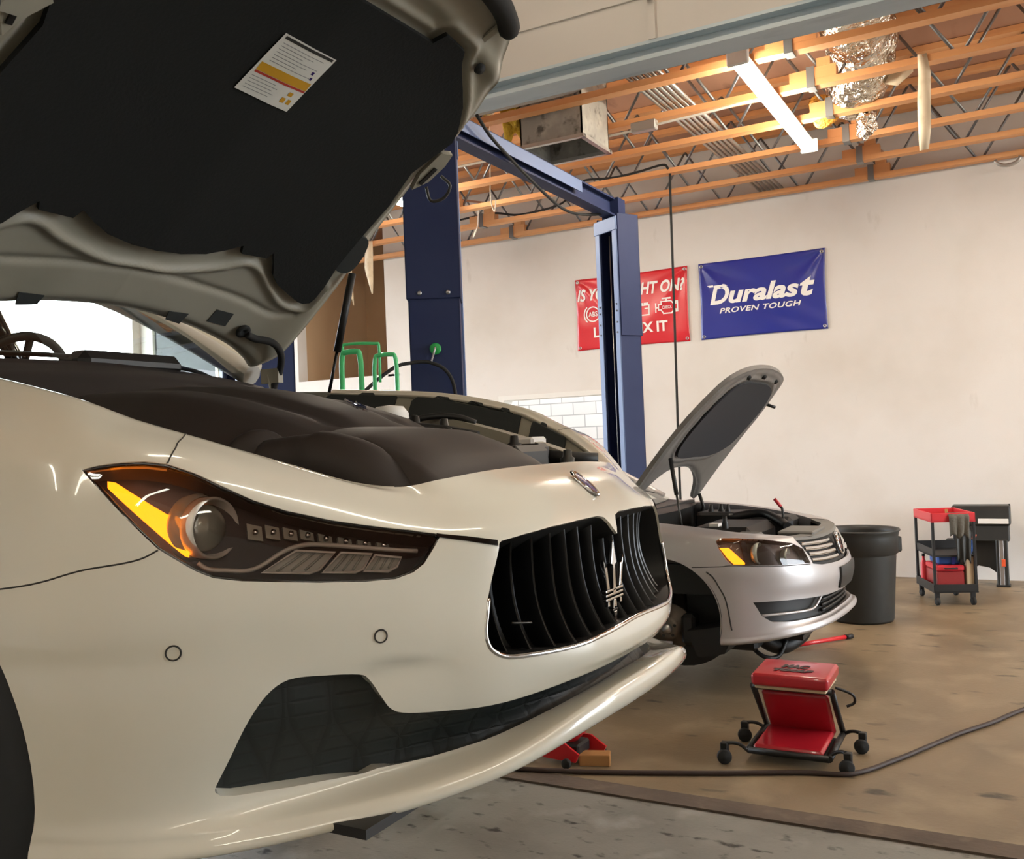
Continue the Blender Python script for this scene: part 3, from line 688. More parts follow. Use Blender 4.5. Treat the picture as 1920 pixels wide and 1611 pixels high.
# ---------------------------------------------------------------- bin
t = thing('trash_bin', 'dark grey round plastic bin standing behind the silver saloon', 'bin', (-1.29, 8.25, 0))
c = (-1.29, 8.25, 0)
MB().lathe([(.0, .012), (.235, .012), (.24, .0), (.25, .02), (.285, .55), (.288, .56), (.302, .565), (.306, .70), (.312, .735), (.325, .75), (.32, .762), (.30, .755), (.295, .72), (.278, .55), (.24, .05), (0, .04)], c, (0, 0, 1), 48).build('body', 'can_grey', t)
for s in (-1, 1):
    T = Matrix.Translation((c[0] + .31 * math.cos(.5) * s, c[1] + .31 * math.sin(.5) * s, .62)) @ Matrix.Rotation(.5, 4, 'Z')
    MB().box((-.022, -.07, -.06), (.022, .07, .07), T, bev=.012).build('handle', 'can_grey', t)

# ---------------------------------------------------------------- service cart and its load
CR = math.radians(20); CO = (-.725, 9.365, 0); CT = Matrix.Translation(CO) @ Matrix.Rotation(CR, 4, 'Z')
def cthing(name, label, cat, p):
    t = bpy.data.objects.new(name, None); COL.objects.link(t); t.location = CT @ Vector(p); t.rotation_euler = (0, 0, CR); ORG[t] = Vector((0, 0, 0)); tag(t, label, cat)
    return t
t = cthing('service_cart', 'black and red two shelf service cart by the back wall', 'cart', (0, 0, 0))
W2, D2 = .185, .29
def tray(z, h, m, name, bev=.012):
    mb = MB(); mb.box((-W2, -D2, z), (W2, D2, z + .012))
    for a, b in (((-W2, -D2, z), (W2, -D2 + .014, z + h)), ((-W2, D2 - .014, z), (W2, D2, z + h)), ((-W2, -D2, z), (-W2 + .014, D2, z + h)), ((W2 - .014, -D2, z), (W2, D2, z + h))): mb.box(a, b, bev=.004)
    mb.build(name, m, t, local=True)
tray(.115, .075, 'black', 'lower_tray'); tray(.74, .08, 'red_plastic', 'top_tray')
mb = MB().box((-W2 + .01, -D2 + .02, .43), (W2 - .01, D2 - .02, .445)).box((-W2 + .01, D2 - .035, .43), (W2 - .01, D2 - .02, .52)).box((-W2 + .01, -D2 + .02, .43), (-W2 + .022, D2 - .02, .50)); mb.build('middle_shelf', 'black', t, local=True)
for sx in (-1, 1):
    for sy in (-1, 1):
        MB().box((sx * (W2 - .014) - .012, sy * (D2 - .014) - .012, .12), (sx * (W2 - .014) + .012, sy * (D2 - .014) + .012, .76), bev=.004).build('post', 'black', t, local=True)
        x, y = sx * (W2 - .035), sy * (D2 - .04)
        cs = MB().box((x - .02, y - .012, .05), (x + .02, y + .02, .115), bev=.004).build('caster', 'black', t, local=True)
        MB().lathe([(0, -.014), (.03, -.014), (.036, -.009), (.036, .009), (.03, .014), (0, .014)], (x, y, .036), (1, .2, 0), 20).build('wheel', 'rubber', cs, local=True)
b = cthing('tool_box', 'dark red toolbox on the bottom tray of the service cart', 'toolbox', (-.03, -.08, .128))
MB().box((-.115, -.17, 0), (.115, .17, .17), bev=.008).build('body', 'toolbox_red', b, local=True)
MB().box((-.12, -.175, .172), (.12, .175, .225), bev=.014).build('lid', 'red_plastic', b, local=True)
MB().tube([(-.05, -.18, .20), (-.05, -.2, .2), (.05, -.2, .2), (.05, -.18, .2)], .007, 8).build('handle', 'black', b, local=True)
b = cthing('carton', 'upright tan cardboard carton on the bottom tray of the service cart', 'carton', (.136, -.2, .128))
MB().box((-.034, -.06, 0), (.034, .08, .30), bev=.004).build('body', 'card', b, local=True); MB().box((-.034, -.06, .302), (.034, .02, .306)).build('flap', 'paper', b, local=True)
b = cthing('blue_case', 'blue plastic case lying on the toolbox in the service cart', 'case', (-.025, -.07, .355))
MB().box((-.095, -.13, 0), (.095, .13, .085), bev=.012).build('body', 'blue_plastic', b, local=True); MB().box((.02, -.138, .0), (.05, -.128, .09), bev=.003).build('latch', 'banner_blue', b, local=True)
b = cthing('red_bottle', 'red plastic bottle at the back left of the cart bottom tray', 'bottle', (-.152, .14, .128))
MB().lathe([(0, 0), (.026, 0), (.028, .02), (.028, .2), (.012, .235), (.012, .26), (0, .26)], (0, 0, 0), (0, 0, 1), 18).build('body', 'red_plastic', b, local=True); MB().cyl((0, 0, .26), (0, 0, .285), .014).build('cap', 'black', b, local=True)
def drape(name, label, p, m, w, h, seed):
    b = cthing(name, label, 'rag', p); rnd = np.random.RandomState(seed); P = []
    for i in range(13):
        row = []
        for j in range(15):
            u = i / 12 - .5; v = j / 14
            row.append((u * w * (1 - .15 * v), .012 * math.sin(i * 1.3 + seed) * (.3 + v) + (.0 if v > .12 else .05 * (.12 - v) / .12), -v * h + .02 * math.sin(i * .9) * v + (.0 if v > .12 else 0)))
        P.append(row)
    o = MB().grid(P).build('cloth', m, b, local=True); s = o.modifiers.new('s', 'SOLIDIFY'); s.thickness = .008
    return b
drape('shop_rag', 'grey shop rag hung over the front of the red cart tray', (.045, -D2 - .02, .815), 'rag', .17, .20, 2)
drape('shop_rag', 'dark cloth hanging below the grey rag on the cart', (.075, -D2 - .012, .69), 'can_grey', .14, .30, 4)
b = cthing('small_fitting', 'small brass fitting standing on the red cart tray', 'fitting', (0, -.1, .754))
MB().lathe([(0, 0), (.022, 0), (.022, .04), (.012, .05), (.012, .085), (0, .085)], (0, 0, 0), (0, 0, 1), 14).build('body', 'block_wood', b, local=True)
b = cthing('spray_can', 'can with an orange cap hung right of the service cart', 'spray can', (.21, .02, .42))
MB().lathe([(0, 0), (.025, 0), (.025, .11), (.014, .125), (0, .125)], (0, 0, 0), (.35, 0, 1), 16).build('body', 'blue_plastic', b, local=True); MB().cyl((.045, 0, .13), (.06, 0, .175), .016).build('cap', 'orange', b, local=True)
# dark plastic tool stand behind it
t = thing('tool_stand', 'dark grey folding tool stand against the back wall behind the cart', 'tool stand', (-.46, 10.35, 0))
mb = MB().box((-.72, 10.25, .60), (-.20, 10.5, .79), bev=.012); mb.build('upper_body', 'can_grey', t)
MB().box((-.70, 10.27, .44), (-.215, 10.48, .60), bev=.01).build('lower_body', 'can_grey', t)
MB().prism([(-.68, .44), (-.34, .44), (-.34, .12), (-.40, .17), (-.5, .19), (-.62, .12), (-.68, .12)], (0, 10.36, 0), (1, 0, 0), (0, 0, 1), (0, .05, 0)).build('rear_panel', 'can_grey', t)
MB().box((-.485, 10.243, .615), (-.218, 10.252, .665), bev=.003).build('label_strip', 'white_plastic', t)
for x in (-.79 + .06, -.34 + .05):
    l = MB().box((x - .05, 10.26, 0), (x + .055, 10.36, .46), bev=.008).build('leg', 'can_grey', t)
    MB().box((x - .022, 10.25, .015), (x + .018, 10.262, .45), bev=.003).build('leg_strip', 'steel', l)
    MB().box((x - .004, 10.243, .2), (x + .03, 10.252, .27), bev=.003).build('leg_clip', 'orange', l)
    MB().box((x - .06, 10.24, 0), (x + .065, 10.38, .02), bev=.005).build('foot', 'black', l)
MB().box((-.215, 10.36, .77), (-.20, 10.40, .80)).build('hook', 'black', t)

# ---------------------------------------------------------------- red creeper seat
t = thing('creeper_seat', 'red padded folding creeper seat standing on the tan floor', 'creeper seat', (-1.07, 4.7, 0))
def pad(x0, x1, o, a, b, th, m, name, bev=.02):
    """padded board between x0..x1, from o along a, thickness along b"""
    a = Vector(a); b = Vector(b).normalized(); o = Vector(o); L = a.length; u = a.normalized()
    T = Matrix(((1, u.x, b.x, o.x), (0, u.y, b.y, o.y), (0, u.z, b.z, o.z), (0, 0, 0, 1)))
    ob = MB().box((x0, 0, 0), (x1, L, th), T, bev=.012).build(name, m, t)
    s = ob.modifiers.new('b', 'BEVEL'); s.width = .014; s.segments = 3; s.limit_method = 'ANGLE'; s.angle_limit = math.radians(20)
    for p in ob.data.polygons: p.use_smooth = True
    return ob
st = pad(-1.255, -.885, (0, 4.585, .355), (0, .29, .012), (0, -.04, 1), .062, 'vinyl_red', 'seat_pad')
MB().box((-1.24, 4.60, .340), (-.90, 4.87, .356), bev=.004).build('seat_board', 'card', t)
pad(-1.235, -.91, (0, 4.885, .085), (0, -.17, .235), (0, -1, -.6), .035, 'vinyl_red', 'back_pad')
pad(-1.245, -.915, (0, 4.535, .052), (0, .36, .012), (0, 0, 1), .032, 'vinyl_red', 'bottom_pad')
mes = [text_mesh('MAC', .08, (-1.135, 4.715, .4245), (1, 0, 0), (0, 1, .045), (0, 0, .0008), .006, .2, 1, 'LEFT', .135, .06), text_mesh('TOOLS', .06, (-1.165, 4.652, .4225), (1, 0, 0), (0, 1, .045), (0, 0, .0008), .006, .2, 1, 'LEFT', .195, .045)]
me = join_meshes('seat_logo', mes); link('seat_logo', me, 'ink', st)
for s, x in ((-1, -1.265), (1, -.885)):
    MB().tube([(x, 4.53, .055), (x, 4.92, .07)], .016, 10).build('side_rail', 'black', t)
    MB().tube([(x, 4.90, .08), (x, 4.66, .34)], .015, 10).build('upright', 'black', t)
MB().tube([(-1.265, 4.53, .055), (-.885, 4.53, .055)], .016, 10).build('front_rail', 'black', t)
MB().tube([(-1.265, 4.66, .335), (-.885, 4.66, .335)], .014, 10).build('cross_bar', 'black', t)
MB().box((-1.24, 4.55, .03), (-.91, 4.88, .052), bev=.006).build('base_board', 'black', t)
for x, y, s in ((-1.365, 4.47, -1), (-1.362, 4.83, -1), (-.80, 4.53, 1), (-.785, 4.86, 1)):
    xr = -1.265 if s < 0 else -.885
    w = MB().tube(smooth_open([(xr, y + .03, .065), (xr + s * .03, y + .03, .085), (xr + s * .06, y + .015, .095), (x - s * .01, y, .095)], 4), .009, 8).build('wheel_arm', 'black', t)
    MB().box((x - .018, y - .018, .035), (x + .018, y + .018, .10), bev=.004).build('caster', 'black', w)
    MB().lathe([(0, -.015), (.008, -.016), (.012, -.012), (.030, -.013), (.0355, -.008), (.0355, .008), (.030, .013), (.012, .012), (.008, .016), (0, .015)], (x - s * .004, y - .022, .0355), (.45, -1, 0), 24).build('wheel', 'rubber', w)
MB().tube(smooth_open([(-.875, 4.70, .35), (-.84, 4.72, .335), (-.80, 4.74, .31), (-.80, 4.76, .27), (-.835, 4.75, .25)], 5), .007, 8).build('latch_handle', 'black', t)

# ---------------------------------------------------------------- on the floor
hp = [(-3.4, 3.72, .011), (-2.9, 3.80, .011), (-2.267, 3.953, .016), (-1.917, 4.058, .013), (-1.449, 4.237, .012), (-1.0, 4.431, .012), (-.781, 4.537 - .03, .012), (-.63, 4.763, .012), (-.506, 5.029, .012), (-.379, 5.306, .012), (-.241, 5.555, .012), (-.093, 5.874, .012), (.3, 6.6, .012), (1.2, 7.2, .012)]
wire('floor_hose', hp, .0115, 'cord', 'long dark hose lying across the tan floor past the creeper seat', 'hose', 10)
t = thing('breaker_bar', 'red bar lying on the floor by the dark bin', 'bar', (-1.37, 7.3, 0))
MB().cyl((-1.62, 6.95, .022), (-1.29, 7.41, .022), .016).build('shaft', 'jack_red', t); MB().cyl((-1.29, 7.41, .022), (-1.25, 7.465, .022), .019).build('grip', 'black', t)
t = thing('floor_jack', 'red jack standing under the nose of the white saloon', 'jack', (-2.12, 4.2, 0))
mb = MB().prism([(-.14, .03), (.12, .02), (.14, .06), (.06, .11), (-.14, .12)], (-2.13, 4.13, 0), (1, 0, 0), (0, 0, 1), (0, .012, 0)).build('side_frame', 'jack_red', t)
mb = MB().prism([(-.14, .03), (.12, .02), (.14, .06), (.06, .11), (-.14, .12)], (-2.06, 4.30, 0), (1, 0, 0), (0, 0, 1), (0, .012, 0)).build('side_frame', 'jack_red', t)
MB().box((-2.2, 4.15, .04), (-2.0, 4.29, .10), bev=.01).build('body', 'black', t)
MB().tube([(-2.1, 4.2, .08), (-1.98, 4.26, .22)], .035, 14).build('lift_arm', 'jack_red', t)
MB().cyl((-1.98, 4.26, .22), (-1.98, 4.26, .245), .05).build('saddle', 'black', t)
for x, y in ((-2.04, 4.09), (-2.25, 4.12), (-1.95, 4.32), (-2.2, 4.33)):
    MB().lathe([(0, -.012), (.022, -.012), (.025, 0), (.022, .012), (0, .012)], (x, y, .025), (0, 1, 0), 16).build('wheel', 'rubber', t)
tag(MB().box((-.075, -.04, 0), (.075, .04, .055), Matrix.Translation((-1.94, 4.21, 0)) @ Matrix.Rotation(.35, 4, 'Z'), bev=.003).build('wood_block', 'block_wood'), 'small wooden block on the floor beside the red jack', 'wood block')

# green platform cart beyond the engine bay
t = thing('platform_cart', 'green tube handled cart standing behind the white saloon engine bay', 'cart', (-2.63, 3.6, 0))
def hoop(x0, y0, x1, y1, z, r): 
    return MB().tube(smooth_open([(x0, y0, .2), (x0, y0, z * .6), (x0, y0, z - .06)], 4)[:-1] + smooth_open([(x0, y0, z - .06), (x0 + (x1 - x0) * .06, y0 + (y1 - y0) * .06, z - .012), (x0 + (x1 - x0) * .2, y0 + (y1 - y0) * .2, z), (x0 + (x1 - x0) * .8, y0 + (y1 - y0) * .8, z), (x0 + (x1 - x0) * .94, y0 + (y1 - y0) * .94, z - .012), (x1, y1, z - .06)], 5)[:-1] + [(x1, y1, z - .06), (x1, y1, .2)], r, 10)
hoop(-2.772, 3.40, -2.664, 3.405, 2.045, .013).build('handle', 'green_paint', t)
hoop(-2.60, 3.42, -2.49, 3.44, 2.02, .010).build('handle', 'green_paint', t)
MB().tube(smooth_open([(-2.772, 3.40, 1.9), (-2.772, 3.41, 2.06), (-2.755, 3.42, 2.085), (-2.62, 3.45, 2.08), (-2.60, 3.46, 2.06), (-2.60, 3.46, 1.9)], 5), .007, 8).build('top_rail', 'green_paint', t)
MB().box((-2.82, 3.34, .16), (-2.44, 3.84, .2), bev=.01).build('deck', 'green_paint', t)
for x, y in ((-2.76, 3.42), (-2.50, 3.42), (-2.76, 3.78), (-2.50, 3.78)): MB().lathe([(0, -.02), (.06, -.02), (.075, -.01), (.075, .01), (.06, .02), (0, .02)], (x, y, .076), (0, 1, 0), 20).build('wheel', 'rubber', t)
t = None
# ---------------------------------------------------------------- skins with clean cut-outs
def pip(px, py, poly):
    poly = np.asarray(poly); n = len(poly); ins = np.zeros(len(px), bool); j = n - 1
    for i in range(n):
        xi, yi = poly[i]; xj, yj = poly[j]
        c = ((yi > py) != (yj > py)) & (px < (xj - xi) * (py - yi) / (yj - yi + 1e-15) + xi)
        ins ^= c; j = i
    return ins
def dens(poly, d, sc):
    out = []; n = len(poly)
    for i in range(n):
        a, b = np.array(poly[i], float), np.array(poly[(i + 1) % n], float)
        k = max(1, int(math.ceil(np.hypot((b - a)[0] * sc[0], (b - a)[1] * sc[1]) / d)))
        out += [tuple(a + (b - a) * q / k) for q in range(k)]
    return out
def cdt(outline, holes, step, sc, dedge):
    """triangulate the 2-D domain outline minus holes; returns (points, triangles, rings)"""
    loops = [dens(outline, dedge, sc)] + [dens(h, dedge, sc) for h in holes]
    pts = []; edges = []; rings = []
    for L in loops:
        o = len(pts); pts += L; edges += [(o + i, o + (i + 1) % len(L)) for i in range(len(L))]; rings.append(L)
    P = np.array(loops[0]); lo, hi = P.min(0), P.max(0)
    gx, gy = np.meshgrid(np.arange(lo[0] + step[0] / 2, hi[0], step[0]), np.arange(lo[1] + step[1] / 2, hi[1], step[1]))
    gx = gx + (np.arange(gx.shape[0])[:, None] % 2) * step[0] / 2
    gx = gx.ravel(); gy = gy.ravel(); k = pip(gx, gy, loops[0])
    for h in loops[1:]: k &= ~pip(gx, gy, h)
    B = np.array(pts) * sc; gp = np.stack([gx, gy], 1)[k]
    G = gp * sc; keep = np.ones(len(G), bool)
    for i in range(0, len(G), 500):
        d = np.sqrt(((G[i:i + 500, None, :] - B[None]) ** 2).sum(-1)).min(1); keep[i:i + 500] = d > dedge * .45
    gp = gp[keep]
    allp = [Vector((a * sc[0], b * sc[1])) for a, b in pts] + [Vector((a * sc[0], b * sc[1])) for a, b in gp]
    v, e, f, *_ = geometry.delaunay_2d_cdt(allp, edges, [], 0, 1e-7)
    Q = np.array([(p.x / sc[0], p.y / sc[1]) for p in v]); F = np.array([tuple(t) for t in f if len(t) == 3])
    c = Q[F].mean(1); k = pip(c[:, 0], c[:, 1], loops[0])
    for h in loops[1:]: k &= ~pip(c[:, 0], c[:, 1], h)
    return Q, F[k], rings
def skin(name, S, outline, m, parent, holes=(), off=0., step=(.14, .16), sc=(.12, .075), dedge=.012, flange=(), edge_flange=0., thick=0., label=None):
    """a part that is a region of skin S; flange: inward depth for each hole"""
    Q, F, rings = cdt(outline, list(holes), step, sc, dedge)
    P = S.off(Q[:, 0], Q[:, 1], off); N = S.nor(Q[:, 0], Q[:, 1])
    V = [tuple(p) for p in P]; NN = [tuple(n) for n in N]; FF = [tuple(int(i) for i in t) for t in F]
    # outward orientation
    if np.sum(np.cross(P[F[:, 1]] - P[F[:, 0]], P[F[:, 2]] - P[F[:, 0]]) * N[F[:, 0]]) < 0: FF = [t[::-1] for t in FF]
    def rim(ring, d):
        R = np.array(ring); p0 = S.off(R[:, 0], R[:, 1], off); p1 = S.off(R[:, 0], R[:, 1], off - d); o = len(V); n = len(R)
        V.extend(map(tuple, p0)); V.extend(map(tuple, p1)); NN.extend([(0, 0, 0)] * (2 * n))
        FF.extend([(o + i, o + (i + 1) % n, o + n + (i + 1) % n, o + n + i) for i in range(n)])
    for i, d in enumerate(flange):
        if d: rim(rings[1 + i], d)
    if edge_flange: rim(rings[0], edge_flange)
    if thick:
        o = len(V); R = S.off(Q[:, 0], Q[:, 1], off - thick); V.extend(map(tuple, R)); NN.extend([tuple(-n) for n in N]); FF.extend([tuple(int(i) + o for i in t) for t in (F[:, ::-1] if FF[0] == tuple(F[0]) else F)])
        rim(rings[0], thick)
    me = bpy.data.meshes.new(name); me.from_pydata(V, [], FF); me.polygons.foreach_set('use_smooth', [True] * len(FF)); me.update()
    me.normals_split_custom_set_from_vertices(NN)
    return link(name, me, m, parent, label)
def on(S, pts, off=0.):
    t = np.array([p[0] for p in pts]); v = np.array([p[1] for p in pts]); return [tuple(p) for p in S.off(t, v, off)]
def mir(poly): return [(-a, b) for a, b in poly][::-1]
def seam(name, S, pts, r, m, parent, off=0.):
    return MB().tube(on(S, smooth_open(pts, 6), off), r, 8).build(name, m, parent)
# ================================================================= the white saloon on the lift
mat('paint_white', 'dedacb', .22, coat=1.0, spec=.5); mat('paint_under', '9b9687', .45, var=[('8b8677', 2.5, 4, .45, .75, O)])
mat('liner_felt', '0d0f0d', .97, bump=(120, .3, .004)); mat('plastic_brown', '2d2623', .62, bump=(300, .12, .001)); mat('plastic_black', '161514', .5)
mat('lamp_dark', '3d3534', .35); mat('gloss_black', '08080a', .12, coat=.5); mat('felt_grey', '2d302f', .95)
mat('ring_metal', 'efece4', .35, .25); mat('lens_bowl', 'c9d2c8', .15, .35); mat('drl_glass', 'cfd4ce', .2, .25); mat('seam_dark', '2a2824', .7)
emis_mat('amber_glow', 'ff8410', 2.6); glass_mat('lamp_glass', 'f4ecea', .06); glass_mat('screen_glass', 'e6efe9', .06)
mat('enamel_blue', '2b2566', .25, coat=.5); mat('label_white', 'd8d6cc', .6); mat('label_yellow', 'c9951c', .6); mat('label_red', 'b03325', .6); mat('label_text', '8f8f8c', .7)
mat('skin_grey', 'b5b1a8', .6); mat('tyre', '202326', .75)
def mesh_nodes():
    m = mat('intake_mesh', '1d2120', .5); nt = m.node_tree; b = nt.nodes['Principled BSDF']; tc = nt.nodes.new('ShaderNodeTexCoord'); mp = nt.nodes.new('ShaderNodeMapping')
    mp.inputs['Scale'].default_value = (1.5, 1.0, 2.6); vo = nt.nodes.new('ShaderNodeTexVoronoi'); vo.feature = 'DISTANCE_TO_EDGE'; vo.inputs['Scale'].default_value = 17; vo.inputs['Randomness'].default_value = .0
    bp = nt.nodes.new('ShaderNodeBump'); bp.inputs['Strength'].default_value = .25; bp.inputs['Distance'].default_value = .003; mr = nt.nodes.new('ShaderNodeMapRange'); mr.inputs[2].default_value = .16
    nt.links.new(tc.outputs['Object'], mp.inputs[0]); nt.links.new(mp.outputs[0], vo.inputs['Vector']); nt.links.new(vo.outputs[0], mr.inputs[0]); nt.links.new(mr.outputs[0], bp.inputs['Height']); nt.links.new(bp.outputs[0], b.inputs['Normal'])
    mx = nt.nodes.new('ShaderNodeMix'); mx.data_type = 'RGBA'; mx.inputs[6].default_value = (*lin('161b1a'), 1); mx.inputs[7].default_value = (*lin('1f2524'), 1); nt.links.new(mr.outputs[0], mx.inputs[0]); nt.links.new(mx.outputs[2], b.inputs['Base Color'])
mesh_nodes()
class FrontSkin(Surf):
    """adds the sculpted scoop above the outer end of the lower intake"""
    base = Surf.local
    def local(s, t, v):
        p = s.base(t, v); t = np.atleast_1d(np.asarray(t, float)); v = np.atleast_1d(np.asarray(v, float)); a = np.abs(t)
        k = (a > 2.6) & (a < 5.3) & (v > 3.8) & (v < 5.2)
        if not k.any(): return p
        tk, vk, ak = t[k], v[k], a[k]; e = 2e-3
        n = np.cross(s.base(tk + e, vk) - s.base(tk - e, vk), s.base(tk, vk + e) - s.base(tk, vk - e)); n /= np.linalg.norm(n, axis=1, keepdims=True)
        vc = np.interp(ak, [2.6, 2.83, 3.57, 4.04, 4.48, 4.91, 5.16, 5.3], [4.92, 4.89, 4.81, 4.76, 4.74, 4.71, 4.50, 4.4])
        A = np.interp(ak, [2.7, 3.3, 3.9, 4.6, 5.2], [0, .006, .012, .009, 0])
        d = -A / (1 + np.exp(np.clip((vk - vc) / .022, -40, 40))) * np.exp(-(np.maximum(vc - vk, 0) / .42) ** 2)
        p[k] += n * d[:, None]
        return p
MS = FrontSkin(mas_grid(), MYC)
car = thing('sedan_car', 'large white saloon raised on the lift with its bonnet open and amber indicator lit', 'car', (-1.6, MYC, 1.03))
HL = [(-7.225, 6.936), (-6.997, 6.987), (-6.731, 7.045), (-6.449, 7.096), (-6.19, 7.111), (-5.846, 7.064), (-5.541, 6.99), (-5.194, 6.923), (-4.81, 6.898), (-4.273, 6.945), (-3.697, 7.03), (-3.238, 7.083), (-2.869, 7.064), (-2.818, 6.976), (-2.951, 6.711), (-3.103, 6.416), (-3.271, 6.239), (-3.525, 6.105), (-3.941, 6.043), (-4.496, 6.037), (-5.013, 6.068), (-5.375, 6.101), (-5.676, 6.149), (-5.857, 6.214), (-6.038, 6.294), (-6.246, 6.381), (-6.459, 6.507), (-6.689, 6.639), (-6.935, 6.784)]
AMB = [(-6.929, 6.893), (-6.815, 6.885), (-6.6, 6.801), (-6.363, 6.715), (-6.163, 6.647), (-6.054, 6.616), (-6.021, 6.541), (-5.956, 6.431), (-5.913, 6.372), (-5.926, 6.331), (-5.975, 6.339), (-6.124, 6.42), (-6.312, 6.521), (-6.535, 6.634), (-6.723, 6.729), (-6.915, 6.828)]
GRH = [(0,6.80),(-.05,6.90),(-.09,7.02),(-.15,7.13),(-.28,7.18),(-.713,7.162),(-1.214,7.104),(-1.599,7.001),(-1.93,6.885),(-1.965,6.84),(-2.0,6.69),(-2.132,6.225),(-2.258,5.742),(-2.305,5.463),(-2.292,5.195),(-2.213,5.047),(-2.023,4.961),(-1.71,5.007),(-1.238,5.14),(-.684,5.316),(-.2,5.40),(0,5.41)]
GR = GRH + [(-a, b) for a, b in GRH[::-1] if a < -.001]
INH = [(-5.742, 3.202), (-5.721, 3.305), (-5.559, 3.667), (-5.359, 4.139), (-5.157, 4.475), (-4.91, 4.652), (-4.486, 4.678), (-4.04, 4.666), (-3.905, 4.572), (-3.767, 4.329), (-3.647, 4.152), (-3.426, 4.057), (-2.815, 3.982), (-2.019, 3.937), (-1.33, 3.90), (-.7, 3.87), (0, 3.86)]
INL = [(-5.686,3.133),(-5.532,3.095),(-5.13,3.082),(-4.473,3.051),(-3.95,3.0),(-3.754,3.04),(-2.987,2.943),(-2.412,2.93),(-1.698,2.85),(-1.139,2.75),(-.52,2.7),(0,2.7)]
INH = smooth_open(INH, 4)
INT = INH + [(-a, b) for a, b in INH[::-1] if a < -.001] + [(-a, b) for a, b in INL] + INL[::-1][1:]
# wheel arch: circle in side view mapped to the skin
def arch_poly(r, xc, zc):
    out = []
    for a in np.linspace(math.radians(-12), math.radians(192), 44):
        X, Z = xc + r * math.cos(a), zc + r * math.sin(a); q = np.array([8.9, 4.5])
        for _ in range(30):
            p = MS.local([q[0]], [q[1]])[0]; e = 1e-3
            J = np.stack([(MS.local([q[0] + e], [q[1]])[0] - p)[[0, 2]] / e, (MS.local([q[0]], [q[1] + e])[0] - p)[[0, 2]] / e], 1)
            q = q + np.clip(np.linalg.lstsq(J, np.array([X, Z]) - p[[0, 2]], rcond=None)[0], -.4, .4); q[0] = min(max(q[0], 7.2), 10.4); q[1] = min(max(q[1], .5), 8)
        out.append(tuple(q))
    return out
ar = arch_poly(.36, -1.60, 1.13)
oh = [(0., 0.), (ar[0][0], 0.)] + ar + [(ar[-1][0], 0.), (10., 0.), (10., 9.)]
outl = oh + [(-a, b) for a, b in oh[::-1]][:-1]
body = skin('body', MS, outl, 'paint_white', car, holes=[HL, mir(HL), GR, INT], flange=(.018, .018, .006, .03), edge_flange=.012, step=(.13, .14))
# lamps
def lamp(s):
    f = (lambda L: L) if s < 0 else (lambda L: mir(L))
    L = f(HL)
    h = skin('headlight', MS, L, 'lamp_dark', car, off=-.048, edge_flange=-.046, dedge=.02, label='dark headlight housing')
    skin('lens_cover', MS, L, 'lamp_glass', h, off=-.003, dedge=.02)
    rim = MB().tube(on(MS, L, -.006), .0042, 8, closed=True).build('lamp_seal', 'gloss_black', h)
    if s < 0:
        skin('indicator', MS, AMB, 'amber_glow', h, off=-.024, thick=.012, dedge=.01, label='glowing amber indicator')
    else:
        skin('indicator', MS, f(AMB), 'amber_glow', h, off=-.024, thick=.012, dedge=.01, label='glowing amber indicator')
    c = MS.off([-5.67 * -s], [6.585], -.036)[0]
    MB().lathe([(.036, -.03), (.045, -.02), (.0465, .012), (.0445, .017), (.0415, .013), (.039, -.012), (.036, -.02)], c, (1, 0, 0), 40).build('projector_ring', 'ring_metal', h)
    MB().lathe([(0, .018), (.014, .016), (.026, .009), (.034, -.002), (.036, -.016), (0, -.018)], c, (1, 0, 0), 36).build('projector_lens', 'lens_bowl', h)
    MB().lathe([(.05, -.034), (.052, -.02), (.047, -.008)], c, (1, 0, 0), 36).build('projector_collar', 'lens_bowl', h)
    MB().tube(on(MS, smooth_open(f([(-5.827, 6.284), (-5.715, 6.232), (-5.53, 6.218), (-5.294, 6.212), (-5.118, 6.267), (-4.875, 6.413), (-4.683, 6.507), (-4.436, 6.578), (-3.876, 6.652), (-3.1, 6.728)]), 6), -.022), .0036, 8).build('chrome_strip', 'ring_metal', h)
    for D in ([(-5.126, 6.192), (-4.688, 6.46), (-4.199, 6.509), (-4.436, 6.233), (-4.563, 6.18)], [(-4.399, 6.199), (-4.129, 6.519), (-3.727, 6.566), (-3.875, 6.278), (-3.982, 6.213)], [(-3.865, 6.244), (-3.685, 6.554), (-3.329, 6.56), (-3.41, 6.361), (-3.54, 6.259)]):
        d = skin('lamp_lens', MS, f(D), 'drl_glass', h, off=-.030, thick=.01, dedge=.01)
        MB().tube(on(MS, f(D), -.025), .0022, 6, closed=True).build('lens_rim', 'ring_metal', d)
        a, b, c_, e = np.array(D[0]), np.array(D[1]), np.array(D[2]), np.array(D[3])
        for q in (.25, .5, .75):
            MB().tube(on(MS, f([tuple(a + (e - a) * q), tuple(b + (c_ - b) * q)]), -.027), .0018, 6).build('lens_rib', 'lens_bowl', d)
    for i, (a, b) in enumerate([(-5.14, 6.62), (-4.93, 6.66), (-4.71, 6.69), (-4.50, 6.73), (-4.27, 6.75), (-4.02, 6.78), (-3.77, 6.81), (-3.52, 6.84)]):
        w = .085; hh = .085 - .004 * i
        skin('led_cell', MS, f([(a - w, b - hh), (a + w, b - hh), (a + w, b + hh), (a - w, b + hh)]), 'lens_bowl', h, off=-.036, thick=.008, dedge=.02)
        MB().lathe([(0, .006), (.004, .004), (.005, 0)], MS.off([a if s < 0 else -a], [b], -.034)[0], (1, 0, 0), 12).build('led', 'chrome', h)
    return h
lamp(-1); lamp(1)
